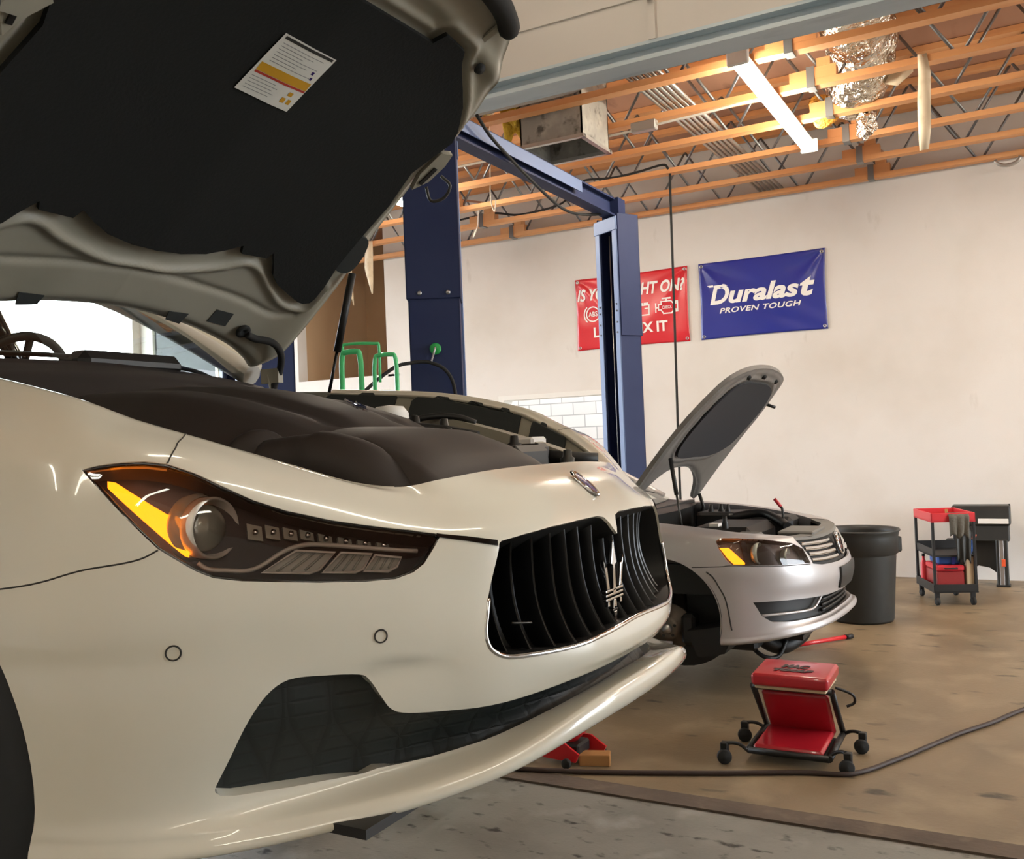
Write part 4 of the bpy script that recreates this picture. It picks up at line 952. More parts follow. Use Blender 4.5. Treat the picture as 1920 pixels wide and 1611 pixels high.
# seams, sensors, black trim between lamp and grille
for s in (-1, 1):
    f = (lambda L: L) if s < 0 else mir
    seam('panel_seam', MS, f([(-6.245, 6.372), (-6.414, 6.318), (-6.627, 6.286), (-7.05, 6.25), (-7.497, 6.20), (-8.065, 6.115), (-8.4, 6.03), (-8.55, 5.98)]), .0014, 'seam_dark', car, -.0005)
    seam('panel_seam', MS, f([(-6.195, 7.118), (-6.184, 7.167), (-6.22, 7.45), (-6.294, 7.708), (-6.35, 8.2), (-6.38, 9.)]), .0013, 'seam_dark', car, -.0005)
    skin('black_trim', MS, f([(-2.86, 6.975), (-2.42, 6.90), (-2.0, 6.79), (-1.99, 6.90), (-2.42, 7.0), (-2.86, 7.05)]), 'gloss_black', car, off=.0022, thick=.004, dedge=.01)
    for a, b, rr in ((-6.119, 5.233, .0103), (-3.771, 5.222, .0098)):
        a = a if s < 0 else -a; c = MS.off([a], [b], .0004)[0]; n = MS.nor([a], [b])[0]; x, y = frame(n)
        MB().tube([Vector(c) + rr * (math.cos(q) * x + math.sin(q) * y) for q in np.linspace(0, 2 * math.pi, 28, endpoint=False)], .0013, 6, closed=True).build('parking_sensor', 'seam_dark', car)
# grille
g = skin('grille', MS, GR, 'black', car, off=-.11, edge_flange=-.105, dedge=.02, label='black concave grille')
top = lambda a: np.interp(abs(a), [0, .35, .95, 1.36, 1.7, 2.0], [7.0,7.19,7.14,7.06,6.97,6.86]); bot = lambda a: np.interp(abs(a), [0, .5, 1.0, 1.5, 2.0, 2.2], [5.32, 5.3, 5.22, 5.10, 4.99, 5.03])
for a in np.linspace(-1.9, 1.9, 14):
    P = []
    for q in np.linspace(0, 1, 15):
        v = bot(a) + (top(a) + .08 - bot(a)) * q; d = -.030 - .022 * math.sin(math.pi * q) ** .8
        lean = .06 * (1 if a > 0 else -1) * math.sin(math.pi * q)
        p = [MS.off([a + da + lean * 0], [v], dd)[0] for da, dd in ((-.022, d - .05), (-.010, d - .004), (0., d), (.010, d - .004), (.022, d - .05))]
        P.append([tuple(x) for x in p])
    MB().grid(P).build('grille_bar', 'black_satin', g, fix=False)
ch = [p for p in GRH if p[1] < 5.8 and p[0] < -.001]
low = sorted([p for p in GRH if p[1] < 6.2], key=lambda p: (0 if p[0] < -1.9 else 1, 0))
path = [(-2.20,5.9),(-2.26,5.6),(-2.297,5.40),(-2.292,5.195),(-2.213,5.047),(-2.023,4.961),(-1.71,5.007),(-1.238,5.14),(-.684,5.316),(0,5.41)]
MB().tube(on(MS, smooth_open(path + [(-a, b) for a, b in path[::-1]][1:], 5), -.003), .0048, 10).build('chrome_surround', 'chrome', g)
seam('tow_cover', MS, [(-1.86, 5.55), (-1.62, 5.58)], .002, 'dark_steel', g, -.018)
def trident(parent, o, sc, m, x=(0, 1, 0), y=(0, 0, 1), d=(.010, 0, 0)):
    polys = [
        [(-.008, -.03), (-.0055, .03), (-.014, .035), (0, .085), (.014, .035), (.0055, .03), (.008, -.03)],
        [(-.040, -.018), (-.046, .015), (-.054, .048), (-.044, .030), (-.037, .033), (-.032, .005), (-.026, -.018)],
        [(.040, -.018), (.026, -.018), (.032, .005), (.037, .033), (.044, .030), (.054, .048), (.046, .015)],
        [(-.046, -.024), (.046, -.024), (.046, -.018), (-.046, -.018)], [(-.046, -.033), (.046, -.033), (.046, -.027), (-.046, -.027)], [(-.046, -.042), (.046, -.042), (.046, -.036), (-.046, -.036)],
        [(-.036, -.042), (-.03, -.042), (-.028, -.054), (-.038, -.054)], [(.036, -.042), (.038, -.054), (.028, -.054), (.03, -.042)],
        [(-.006, -.042), (.006, -.042), (.009, -.062), (-.009, -.062)], [(-.013, -.062), (.013, -.062), (.013, -.067), (-.013, -.067)], [(-.008, -.067), (.008, -.067), (.006, -.088), (-.006, -.088)]]
    mb = MB()
    for p in polys: mb.prism([(a * sc, b * sc) for a, b in p], o, x, y, d)
    return mb.build('trident_emblem', m, parent)
e = trident(g, (-.748, MYC, 1.318), .93, 'chrome')
bv = e.modifiers.new('b', 'BEVEL'); bv.width = .0016; bv.segments = 2
# bonnet badge
c = MS.off([0.], [7.95], .001)[0]; n = Vector(MS.nor([0.], [7.95])[0]); yy = Vector((0, 1, 0)); xx = yy.cross(n).normalized()
T = Matrix((( xx.x * .5, yy.x, n.x, c[0]), (xx.y * .5, yy.y, n.y, c[1]), (xx.z * .5, yy.z, n.z, c[2]), (0, 0, 0, 1)))
T = Matrix(((xx.x, yy.x * .46, n.x, c[0]), (xx.y, yy.y * .46, n.y, c[1]), (xx.z, yy.z * .46, n.z, c[2]), (0, 0, 0, 1)))
bd = MB().lathe([(.040, 0), (.040, .004), (.034, .006), (.030, .004)], T=T, n=36).build('oval_badge', 'chrome', car)
MB().lathe([(.031, .0042), (0, .005)], T=T, n=36).build('badge_field', 'enamel_blue', bd)
# lower intake
il = skin('lower_intake', MS, INT, 'intake_mesh', car, off=-.029, dedge=.02, label='dark honeycomb lower intake')
# floor of the car, wheel housings, wheels
MB().box((-2.4, MYC - .66, 1.035), (-.86, MYC + .66, 1.05)).box((-5.4, MYC - .8, 1.03), (-2.3, MYC + .8, 1.06)).build('undertray', 'plastic_black', car)
for s in (-1, 1):
    P = []
    for a in np.linspace(math.radians(-15), math.radians(195), 30):
        P.append([(-1.60 + .385 * math.cos(a), MYC + s * w, 1.13 + .385 * math.sin(a)) for w in (.875, .84, .60)])
    MB().grid(P).build('wheel_liner', 'plastic_black', car)
    MB().lathe([(0, 0), (.386, 0)], (-1.60, MYC + s * .60, 1.13), (0, 1, 0), 40).build('wheel_liner', 'plastic_black', car)
    w = MB().lathe([(.22, -.11), (.30, -.115), (.335, -.10), (.345, -.07), (.345, .07), (.335, .10), (.30, .115), (.22, .11)], (-1.60, MYC + s * .80, 1.105), (0, 1, 0), 64)
    for i in range(72):
        a = 2 * math.pi * i / 72; T = Matrix.Translation((-1.60, MYC + s * .80, 1.105)) @ Matrix.Rotation(a, 4, 'Y')
        w.box((.338, -.075, -.006), (.3475, -.02, .006), T); w.box((.338, .02, -.006), (.3475, .075, .006), T)
    w = w.build('tyre', 'tyre', car)
    MB().lathe([(0, -.02), (.05, -.02), (.06, .0), (.19, -.03), (.222, -.09), (.23, -.1), (.23, .1), (.19, .09), (0, .06)], (-1.60, MYC + s * .80, 1.105), (0, s * -1., 0), 40).build('wheel_rim', 'dark_steel', w)
    sp = MB()
    for q in range(10):
        a = 2 * math.pi * q / 10; y = MYC + s * .80
        sp.tube([(-1.60 + .05 * math.cos(a), y + s * .03, 1.105 + .05 * math.sin(a)), (-1.60 + .215 * math.cos(a + .12), y + s * .085, 1.105 + .215 * math.sin(a + .12))], [.022, .014], 8)
    sp.build('wheel_spokes', 'steel', w)
for i, X in enumerate((-4.55,)):
    for s in (-1, 1):
        MB().lathe([(0, -.08), (.22, -.10), (.30, -.115), (.345, -.09), (.345, .09), (.30, .115), (.22, .10), (0, .08)], (X, MYC + s * .80, 1.105), (0, 1, 0), 48).build('tyre', 'tyre', car)
# body sides behind the front wings, deck, greenhouse
for s in (-1, 1):
    P = []
    for X, lw, dz in ((-2.1, 1., 0.), (-2.6, 1.0, .03), (-3.4, 1.0, .05), (-4.2, 1.0, .06), (-4.9, .98, .06), (-5.35, .90, .05), (-5.5, .80, .04)):
        q = MS.G[2:9, 10]; P.append([(X, MYC + s * p[1] * lw, p[2] + dz * (p[2] - 1.05) / .8) for p in q])
    sp = MB().grid(P).build('side_panel', 'paint_white', car)
    pil = [(-2.40, MYC + s * .74, 1.90), (-2.75, MYC + s * .72, 2.09), (-3.05, MYC + s * .67, 2.24), (-3.35, MYC + s * .63, 2.33), (-3.9, MYC + s * .60, 2.37), (-4.5, MYC + s * .60, 2.33), (-5.0, MYC + s * .64, 2.15), (-5.25, MYC + s * .68, 1.92)]
    MB().tube(smooth_open(pil, 5), [.026 + .02 * math.sin(math.pi * i / 35) for i in range(36)], 12).build('roof_rail', 'paint_white', car, 'white windscreen pillar and roof rail')
    MB().tube(smooth_open([(p[0] + .02, p[1] - s * .045, p[2] - .03) for p in pil[:5]], 5), .04, 10).build('pillar_trim', 'skin_grey', car)
    MB().tube([(-3.75, MYC + s * .80, 1.86), (-3.85, MYC + s * .63, 2.34)], .035, 10).build('door_pillar', 'gloss_black', car)
P = []
for X, z, w in ((-3.2, 2.30, .62), (-3.5, 2.365, .61), (-3.9, 2.40, .60), (-4.4, 2.36, .60), (-4.75, 2.27, .61)):
    P.append([(X, MYC + w * q, z - .03 * q * q) for q in np.linspace(-1, 1, 11)])
MB().grid(P).build('roof', 'paint_white', car)
MB().grid([[(-5.2, MYC + q * .74, 1.87) for q in (-1, 0, 1)], [(-5.5, MYC + q * .72, 1.83) for q in (-1, 0, 1)], [(-5.52, MYC + q * .72, 1.1) for q in (-1, 0, 1)]]).build('boot_lid', 'paint_white', car)
P = []
for q in np.linspace(0, 1, 9):
    P.append([(-2.40 - .80 * q + .10 * (1 - y * y), MYC + y * (.74 - .11 * q), 1.875 + .43 * q + .03 * math.sin(math.pi * q)) for y in np.linspace(-1, 1, 15)])
MB().grid(P).build('windscreen', 'screen_glass', car)
# dashboard, steering wheel, seats
MB().grid([[(-2.50 + .06 * (1 - y * y), MYC + y * .70, 1.868) for y in np.linspace(-1, 1, 9)], [(-2.75, MYC + y * .70, 1.875 + .015 * math.cos(y * 3)) for y in np.linspace(-1, 1, 9)], [(-3.05, MYC + y * .70, 1.86) for y in np.linspace(-1, 1, 9)], [(-3.1, MYC + y * .70, 1.7) for y in np.linspace(-1, 1, 9)]]).build('dashboard', 'plastic_brown', car)
sw = []
cx = Vector((-3.22, MYC + .38, 1.885)); ax = Vector((-.9, 0, .42)).normalized(); fx, fy = frame(ax)
st_ = MB().tube([cx + .185 * (math.cos(q) * fx + math.sin(q) * fy) for q in np.linspace(0, 2 * math.pi, 40, endpoint=False)], .017, 10, closed=True).build('steering_wheel', 'plastic_black', car)
mb = MB().lathe([(0, .03), (.05, .025), (.065, 0), (.05, -.03)], cx, ax, 20)
for q in (0, math.pi, math.pi * 1.5): mb.tube([cx, cx + .18 * (math.cos(q) * fy + math.sin(q) * fx)], .014, 8)
mb.build('wheel_hub', 'plastic_black', st_)
for s in (-1, 1):
    MB().box((-4.0, MYC + s * .37 - .22, 1.35), (-3.5, MYC + s * .37 + .22, 1.55), bev=.05).box((-4.1, MYC + s * .37 - .2, 1.45), (-3.95, MYC + s * .37 + .2, 2.05), bev=.05).build('seat', 'plastic_brown', car)
# ---------------------------------------------------------------- engine bay
bay = MB().box((-2.3, MYC - .66, 1.30), (-.97, MYC + .66, 1.34)).box((-2.34, MYC - .68, 1.3), (-2.3, MYC + .68, 1.82)).build('bay_floor', 'black', car)
for s in (-1, 1):     # inner wing with felt panels
    TT = np.linspace(3.0, 10, 43)
    def apron(a, b, s=s):
        p = MS.local([a], [9.])[0]; return (p[0], MYC + s * (p[1] - .075 * b ** .6 - .01 * b), p[2] - .012 * min(b * 8, 1) - .17 * b)
    P = [[apron(a, b) for b in (0, .05, .12, .3, .6, 1.)] for a in TT]
    MB().grid(P).build('inner_wing', 'paint_under', car)
    def felt(a0, a1, b0, b1, bumps):
        pts = [(a0, b0)]
        for u, w in bumps: pts += [(u - w * 1.5, b0), (u - w, b0 - .03), (u + w, b0 - .03), (u + w * 1.5, b0)]
        pts += [(a1, b0), (a1 + .05, b0 + .05), (a1 + .05, b1), (a0, b1)]
        pts = dens(pts, .05, (1, .5))
        P0 = [apron(a, b) for a, b in pts]; mb = MB()
        v = [(p[0], p[1] - s * .006, p[2] + .003) for p in P0]; mb.add(v, [tuple(t) for t in tri2d(pts)])
        n = len(v); 
        o = mb.build('wing_felt', 'felt_grey', car); sd = o.modifiers.new('s', 'SOLIDIFY'); sd.thickness = .006; sd.offset = 0
    felt(9.35, 9.95, .035, .45, [(9.62, .05)]); felt(7.75, 9.15, .035, .36, [(8.9, .06), (8.5, .07), (8.08, .06)]); felt(5.9, 7.3, .035, .5, [(6.9, .09)])
    MB().tube([apron(a, .02) for a in np.linspace(3.2, 10, 30)], .006, 8).build('bay_seal', 'paint_under', car)
# cowl
P = []
for q, (dx, z) in enumerate(((-.10, 1.872), (-.03, 1.866), (.02, 1.858), (.05, 1.868), (.10, 1.842), (.13, 1.850), (.20, 1.826), (.23, 1.832), (.33, 1.79), (.40, 1.70))):
    P.append([(-2.42 + dx + .12 * (1 - y * y), MYC + y * .74, z - .02 * y * y - .05 * max(0, y) * (q / 9)) for y in np.linspace(-1, 1, 25)])
MB().grid(P).build('cowl_panel', 'plastic_brown', car)
MB().tube(smooth_open([(-2.50, MYC - .65, 1.865), (-2.38, MYC - .3, 1.888), (-2.34, MYC, 1.890), (-2.38, MYC + .4, 1.88), (-2.44, MYC + .6, 1.85)], 6), .007, 8).build('wiper_arm', 'plastic_black', car)
MB().box((-2.36, MYC - .06, 1.84), (-2.26, MYC + .30, 1.905), bev=.025).build('wiper_motor_cover', 'plastic_black', car)
# engine cover
zt = lambda X: np.interp(X, [-2.2, -2.1, -1.96, -1.84, -1.69, -1.55, -1.46, -1.37, -1.25, -1.20], [1.73, 1.75, 1.775, 1.773, 1.764, 1.74, 1.715, 1.690, 1.635, 1.58])
P = []
for X in np.linspace(-2.18, -1.20, 34):
    row = []
    for q in np.linspace(-1, 1, 41):
        w = .50 - .13 * max(0, (X + 1.6) / .4) ** 1.5
        z = zt(X) - .17 * abs(q) ** 2.6 + .012 * math.exp(-((abs(q) - .55) / .09) ** 2) - .016 * math.exp(-((abs(q) - .28) / .06) ** 2) * (X < -1.3)
        row.append((X, MYC - .02 + q * w, z))
    row = [(row[0][0], row[0][1], 1.40)] + row + [(row[-1][0], row[-1][1], 1.40)]
    P.append(row)
P.append([(-1.19, p[1], 1.40) for p in P[-1]])
ec = MB().grid(P).build('engine_cover', 'plastic_brown', car, 'brown black plastic engine cover')
trident(ec, (-1.375, MYC + .0, 1.7), .42, 'chrome', (0, 1, 0), (-.9, 0, .42), (.0025, 0, .005))
# air box and snorkels at the front of the bay
P = []
for X, z in ((-1.34, 1.60), (-1.30, 1.63), (-1.22, 1.645), (-1.12, 1.635), (-1.05, 1.61), (-1.0, 1.585), (-.965, 1.56), (-.95, 1.53)):
    P.append([(X + .03 * q * q, MYC - .10 + q * (.27 - .05 * (X + 1.34)), z - .035 * abs(q) ** 4) if abs(q) < .99 else (X, MYC - .10 + q * .28, 1.42) for q in np.linspace(-1, 1, 25)])
P.append([(-.945, p[1], 1.42) for p in P[-1]])
MB().grid(P).build('air_box', 'plastic_brown', car)
MB().tube(smooth_open([(-1.30, MYC - .36, 1.57), (-1.18, MYC - .355, 1.575), (-1.08, MYC - .345, 1.545), (-1.02, MYC - .335, 1.48)], 6), [.055] * 6 + [.062] * 13, 20).build('intake_pipe', 'plastic_brown', car)
MB().lathe([(.03, -.09), (.068, -.085), (.072, .0), (.066, .03), (.03, .035)], (-1.36, MYC - .33, 1.575), (.75, -.5, 0), 28).build('throttle_drum', 'plastic_brown', car)
MB().tube([(-1.22, MYC - .42, 1.51), (-.98, MYC - .30, 1.50)], .02, 10).build('cross_tube', 'dark_steel', car)
MB().box((-1.0, MYC - .40, 1.44), (-.925, MYC + .40, 1.53), bev=.012).build('slam_panel', 'plastic_black', car)
# far side clutter: crossmember, reservoir, hoses, brackets
MB().prism([(-1.52, 1.675), (-1.36, 1.672), (-1.21, 1.632), (-1.07, 1.59), (-1.0, 1.565), (-1.0, 1.535), (-1.09, 1.55), (-1.22, 1.59), (-1.36, 1.63), (-1.52, 1.64)], (0, MYC + .37, 0), (1, 0, 0), (0, 0, 1), (0, .045, 0)).build('strut_brace', 'paint_under', car)
MB().box((-1.16, MYC + .36, 1.585), (-1.10, MYC + .44, 1.612), bev=.006).build('brace_bracket', 'wall_white', car)
MB().box((-1.19, MYC + .30, 1.50), (-1.05, MYC + .36, 1.595), bev=.01).build('fuse_box', 'plastic_black', car)
MB().tube(smooth_open([(-1.48, MYC + .30, 1.655), (-1.43, MYC + .33, 1.672), (-1.38, MYC + .36, 1.678), (-1.33, MYC + .38, 1.672), (-1.29, MYC + .40, 1.655)], 5), .009, 10).build('coolant_hose', 'plastic_black', car)
MB().lathe([(0, .035), (.04, .03), (.055, .01), (.058, -.08), (0, -.08)], (-1.63, MYC + .48, 1.688), (0, 0, 1), 24).build('fluid_reservoir', 'white_plastic', car)
for i, (x, y, z) in enumerate(((-1.36, .22, 1.66), (-1.30, .26, 1.65), (-1.25, .20, 1.625), (-1.42, .30, 1.665), (-1.12, .30, 1.60), (-.99, .33, 1.56))):
    MB().lathe([(0, .018), (.010, .016), (.012, 0), (.018, -.004), (.018, -.03)], (x, MYC + y, z), (0, 0, 1), 14).build('hose_clip', 'dark_steel' if i % 2 else 'plastic_black', car)
MB().tube(smooth_open([(-1.5, MYC + .24, 1.67), (-1.40, MYC + .2, 1.655), (-1.30, MYC + .24, 1.64), (-1.2, MYC + .26, 1.62)], 5), .012, 8).build('wiring_loom', 'black', car)
MB().box((-1.10, MYC + .1, 1.52), (-1.0, MYC + .26, 1.592), bev=.015).build('relay_box', 'plastic_black', car)
MB().tube([(-1.06, MYC + .36, 1.56), (-.95, MYC + .42, 1.548)], .018, 10).build('hood_catch', 'plastic_black', car)
# ---------------------------------------------------------------- the open bonnet
THO = math.radians(36.5); HOO = np.array([-2.398, MYC, 1.899]); HOS = np.array([math.cos(THO), 0, math.sin(THO)]); HON = np.array([-math.sin(THO), 0, math.cos(THO)])
def crown(s, w):
    s = np.asarray(s, float) / 1.09; w = (np.asarray(w, float) - .156) / 1.09
    return 1.09 * (.045 * np.sin(np.pi * np.clip((s + .1) / 1.55, 0, 1)) - .075 * (w / .65) ** 2 - .05 * np.clip(s - 1.05, 0, None) ** 2 / .09)
def crown_sym(s, w): return .5 * (crown(s, np.abs(w)) + crown(s, np.abs(w)))
class HoodSkin:
    nv = 1e9; yc = MYC; bumps = []
    def pos(self, s, w):
        s = np.atleast_1d(np.asarray(s, float)); w = np.atleast_1d(np.asarray(w, float)); h = crown_sym(s, w) + self.n
        for f in self.bumps: h = h + f(s, w)
        p = HOO + s[:, None] * HOS + h[:, None] * HON; p[:, 1] += w; return p
    def nor(self, s, w):
        s = np.atleast_1d(np.asarray(s, float)); w = np.atleast_1d(np.asarray(w, float)); e = 2e-3
        a = self.pos(s + e, w) - self.pos(s - e, w); b = self.pos(s, w + e) - self.pos(s, w - e); n = np.cross(b, a) * -1
        n = np.cross(a, b); n = n / np.linalg.norm(n, axis=1, keepdims=True); return -n
    def off(self, s, w, d): return self.pos(s, w) + self.nor(s, w) * d
    def __init__(self, n): self.n = n
def dist_line(s, w, L):
    L = np.array(L); d = np.full(len(s), 9.)
    P = np.stack([s, np.abs(w)], 1)
    for a, b in zip(L[:-1], L[1:]):
        ab = b - a; t = np.clip(((P - a) @ ab) / (ab @ ab), 0, 1); d = np.minimum(d, np.hypot(*(P - a - t[:, None] * ab).T))
    return d
CR1 = smooth_open([(.357, 0), (.350, .10), (.334, .257), (.314, .43), (.289, .56), (.31, .64)], 5)
CR2 = smooth_open([(.372, 0), (.372, .10), (.414, .253), (.451, .33), (.445, .39), (.387, .478), (.34, .56), (.345, .66), (.45, .675)], 5)
HEDGE = smooth_open([(.205, 0), (.198, .1), (.186, .2), (.166, .32), (.138, .437), (.111, .524), (.075, .60), (.046, .647), (.075, .69), (.13, .727), (.22, .738), (.324, .741), (.485, .737), (.66, .716), (.812, .702), (.958, .69), (1.077, .686), (1.20, .676), (1.30, .63), (1.396, .556), (1.45, .504), (1.478, .46), (1.505, .389), (1.52, .32), (1.535, .2), (1.542, 0)], 4)
HLINE = [(1.315, 0), (1.316, .12), (1.318, .22), (1.32, .29), (1.36, .30), (1.35, .395), (1.315, .43), (1.25, .52), (1.21, .57), (1.17, .604), (1.135, .63), (1.10, .644), (1.065, .637), (1.03, .627), (.95, .607), (.89, .617), (.82, .63), (.70, .63), (.555, .632), (.462, .645), (.41, .645), (.387, .638), (.376, .615), (.378, .59), (.395, .54), (.42, .475), (.45, .435), (.482, .415), (.528, .38), (.502, .37), (.496, .275), (.525, .262), (.495, .215), (.468, .16), (.452, .08), (.45, 0)]
full = lambda L: L + [(a, -b) for a, b in L[::-1] if abs(b) > 1e-6]
hood_in = HoodSkin(-.030)
EDG = np.array(HEDGE); LIN = np.array(HLINE)
hood_in.bumps = [lambda s, w: -.016 * np.exp(-(dist_line(s, w, CR2) / .016) ** 2), lambda s, w: .009 * np.exp(-(dist_line(s, w, CR1) / .013) ** 2),
    lambda s, w: .018 * np.exp(-(dist_line(s, w, EDG) / .022) ** 2), lambda s, w: -.012 * np.exp(-((dist_line(s, w, LIN) - .028) / .014) ** 2) * (s > .55),
    lambda s, w: -.018 * np.exp(-((s - 1.42 + .25 * w * w) / .03) ** 2)]
hood_out = HoodSkin(0.0)
HO_ = full(HEDGE)
hd = skin('bonnet', hood_out, HO_, 'paint_white', car, step=(.03, .03), sc=(1, 1), dedge=.014, label='open white bonnet')
skin('inner_panel', hood_in, HO_, 'paint_under', hd, step=(.009, .009), sc=(1, 1), dedge=.012, edge_flange=.03, label='grey primed underside frame')
hood_pl = HoodSkin(-.046)
hl = skin('sound_liner', hood_pl, full(HLINE), 'liner_felt', hd, step=(.03, .03), sc=(1, 1), dedge=.012, edge_flange=.0, thick=-.012, label='black felt sound liner')
lab = HoodSkin(-.0615)
lb = skin('warning_label', lab, [(1.151, -.097), (1.149, .083), (.966, .066), (.972, -.116)], 'label_white', hl, step=(.02, .02), sc=(1, 1), dedge=.01, label='white and yellow warning label')
lab2 = HoodSkin(-.0622)
def lq(s0, s1, w0, w1, m, nm='label_band'): skin(nm, lab2, [(s0, w0), (s0, w1), (s1, w1), (s1, w0)], m, lb, step=(.02, .02), sc=(1, 1), dedge=.01)
lq(1.138, 1.146, -.09, .075, 'seam_dark'); lq(1.038, 1.062, -.10, .070, 'label_yellow'); lq(1.031, 1.037, -.10, .07, 'label_red')
for i, q in enumerate((1.128, 1.119, 1.110, 1.101, 1.092, 1.083, 1.074)): lq(q - .0018, q, -.085, .055 - .03 * (i % 3), 'label_text', 'label_line')
for i, q in enumerate((1.022, 1.013, 1.004, .995, .986)): lq(q - .0018, q, -.10, -.02 + .01 * (i % 2), 'label_text', 'label_line')
lq(.985, 1.0, .02, .034, 'label_yellow', 'label_mark'); lq(.985, 1.0, .042, .054, 'label_yellow', 'label_mark'); lq(1.008, 1.02, .03, .044, 'label_yellow', 'label_mark')
lq(1.085, 1.094, .045, .054, 'enamel_blue', 'label_mark'); lq(1.07, 1.078, .052, .060, 'enamel_blue', 'label_mark')
hp = lambda s, w, d=-.03: tuple((HOO + s * HOS + (crown_sym(np.array([s]), np.array([w]))[0] + d) * HON) + np.array([0, w, 0]))
def hpatch(name, poly, m, n0=-.034, th=.02):
    k = HoodSkin(n0); return skin(name, k, poly, m, hd, step=(.02, .02), sc=(1, 1), dedge=.012, thick=-th)
for s in (-1, 1):
    f = lambda L: [(a, s * b) for a, b in (L if s > 0 else L[::-1])]
    hpatch('rubber_pad', f(smooth_closed([(.665, .615), (.675, .672), (.62, .70), (.56, .705), (.53, .685), (.535, .64), (.58, .61)], 4)), 'felt_grey', -.036, .014)
    hpatch('frame_opening', f([(.224, .2), (.225, .272), (.183, .262), (.192, .206)]), 'felt_grey', -.031, .002)
    hpatch('frame_opening', f([(.26, .358), (.256, .427), (.203, .428), (.21, .353)]), 'felt_grey', -.031, .002)
    MB().lathe([(.022, 0), (.026, .008), (.024, .014), (.012, .012), (0, .004)], hp(.205, s * .494, -.034), tuple(-HON), 20).build('grommet', 'rubber', hd)
    MB().tube(smooth_open([hp(.200, s * .51, -.045), hp(.193, s * .546, -.05), hp(.197, s * .613, -.055), hp(.167, s * .668, -.06), hp(.11, s * .70, -.07), hp(.056, s * .70, -.09), hp(.02, s * .70, -.11)], 6), .0125, 10).build('washer_hose', 'rubber', hd)
    hpatch('latch_bracket', f([(.90, .665), (.96, .645), (1.05, .65), (1.065, .69), (1.02, .70), (.95, .695)]), 'paint_under', -.034, .018)
    hpatch('latch_slot', f([(.93, .66), (1.0, .665), (1.0, .678), (.93, .674)]), 'black', -.053, .004)
    MB().tube(smooth_open([hp(.93, s * .70, -.05), hp(.91, s * .715, -.085), hp(.945, s * .73, -.10), hp(.985, s * .73, -.085), hp(.985, s * .715, -.05)], 5), .005, 8).build('striker_loop', 'dark_steel', hd)
    MB().lathe([(0, .012), (.014, .010), (.018, 0)], hp(1.33, s * .50, -.045), tuple(-HON), 16).build('buffer', 'rubber', hd)
    hpatch('front_rib', f([(1.36, .44), (1.375, .42), (1.47, .40), (1.475, .42)]), 'paint_under', -.034, .006)
    MB().tube(smooth_open([hp(1.525, s * .05, -.05), hp(1.522, s * .2, -.05), hp(1.505, s * .32, -.05), hp(1.48, s * .40, -.05), hp(1.45, s * .455, -.05)], 6), [.03] * 20 + [.03, .028, .022, .014, .006], 10).build('bonnet_seal', 'rubber', hd)
    # hinge and gas strut
    a = hp(.06, s * .70, -.05)
    MB().tube([a, (a[0] + .02, a[1], a[2] - .07), (a[0] + .0, a[1] + s * .0, a[2] - .13)], .013, 8).box((a[0] - .03, a[1] - .012, a[2] - .03), (a[0] + .05, a[1] + .012, a[2] + .02)).build('hinge', 'paint_under', hd)
    t0 = Vector(hp(.536, s * .722, -.04)); b0 = Vector((-2.03, MYC + s * .69, 1.79)); d = (b0 - t0)
    sr = MB().cyl(t0, t0 + d * .66, .0125, n=14).build('gas_strut', 'plastic_black', car)
    MB().cyl(t0 + d * .64, b0, .0055, n=10).build('strut_rod', 'black_satin', sr)
hpatch('lock_catch', [(.96, -.72), (.96, -.66), (1.01, -.625), (1.04, -.65), (1.04, -.70)], 'paint_under', -.05, .02)
# ================================================================= the silver saloon in the far bay
mat('paint_silver', 'b3afae', .38, .3, coat=.25); mat('under_silver', '7d7a76', .5, .2, var=[('6b6763', 3, 5, .45, .75, O)]); mat('plastic_grey', '6d6b66', .6); mat('felt_dark', '2b2c30', .95)
mat('lamp_smoke', '595450', .35, .3); mat('rust_steel', '6e655c', .5, .7); mat('orange_glow_base', '603010', .4)
PS = Surf(pas_grid(), PYC)
pc = thing('sedan_car', 'silver saloon with its bonnet propped open and front wheel removed, near the banners', 'car', (-2.0, PYC, .34))
PHL = [(-6.047, 6.85), (-5.929, 6.992), (-5.328, 7.06), (-4.322, 7.03), (-3.319, 6.839), (-2.895, 6.594), (-2.767, 6.08), (-3.753, 6.06), (-5.114, 6.06), (-5.613, 6.075), (-5.791, 6.234), (-5.988, 6.585)]
PLG = [(-4.911, 3.979), (-4.644, 3.436), (-4.3, 3.15), (-3.641, 3.02), (-2.915, 3.0), (-1.925, 3.0), (0, 3.0)]
PLGF = PLG + [(-a, b) for a, b in PLG[::-1] if a < -.001] + [(2.14, 3.98), (0, 3.98), (-2.14, 3.98)]
def circ_poly(S, r, xc, zc, t0, lim, a0=-10, a1=190, n=40):
    out = []
    for a in np.linspace(math.radians(a0), math.radians(a1), n):
        X, Z = xc + r * math.cos(a), zc + r * math.sin(a); q = np.array([t0, 4.5])
        for _ in range(30):
            p = S.local([q[0]], [q[1]])[0]; e = 1e-3
            J = np.stack([(S.local([q[0] + e], [q[1]])[0] - p)[[0, 2]] / e, (S.local([q[0]], [q[1] + e])[0] - p)[[0, 2]] / e], 1)
            q = q + np.clip(np.linalg.lstsq(J, np.array([X, Z]) - p[[0, 2]], rcond=None)[0], -.4, .4); q[0] = min(max(q[0], lim[0]), lim[1]); q[1] = min(max(q[1], .5), 8)
        out.append(tuple(q))
    return out
par = circ_poly(PS, .362, -2.0, .50, 7.0, (5.4, 7.95))
oh = [(0., 0.), (par[0][0], 0.)] + par + [(par[-1][0], 0.), (8., 0.), (8., 9.), (3.5, 9.), (3.2, 8.), (3.12, 7.0), (2.72, 6.35), (2.66, 6.03), (2.2, 5.95), (0, 5.95)]
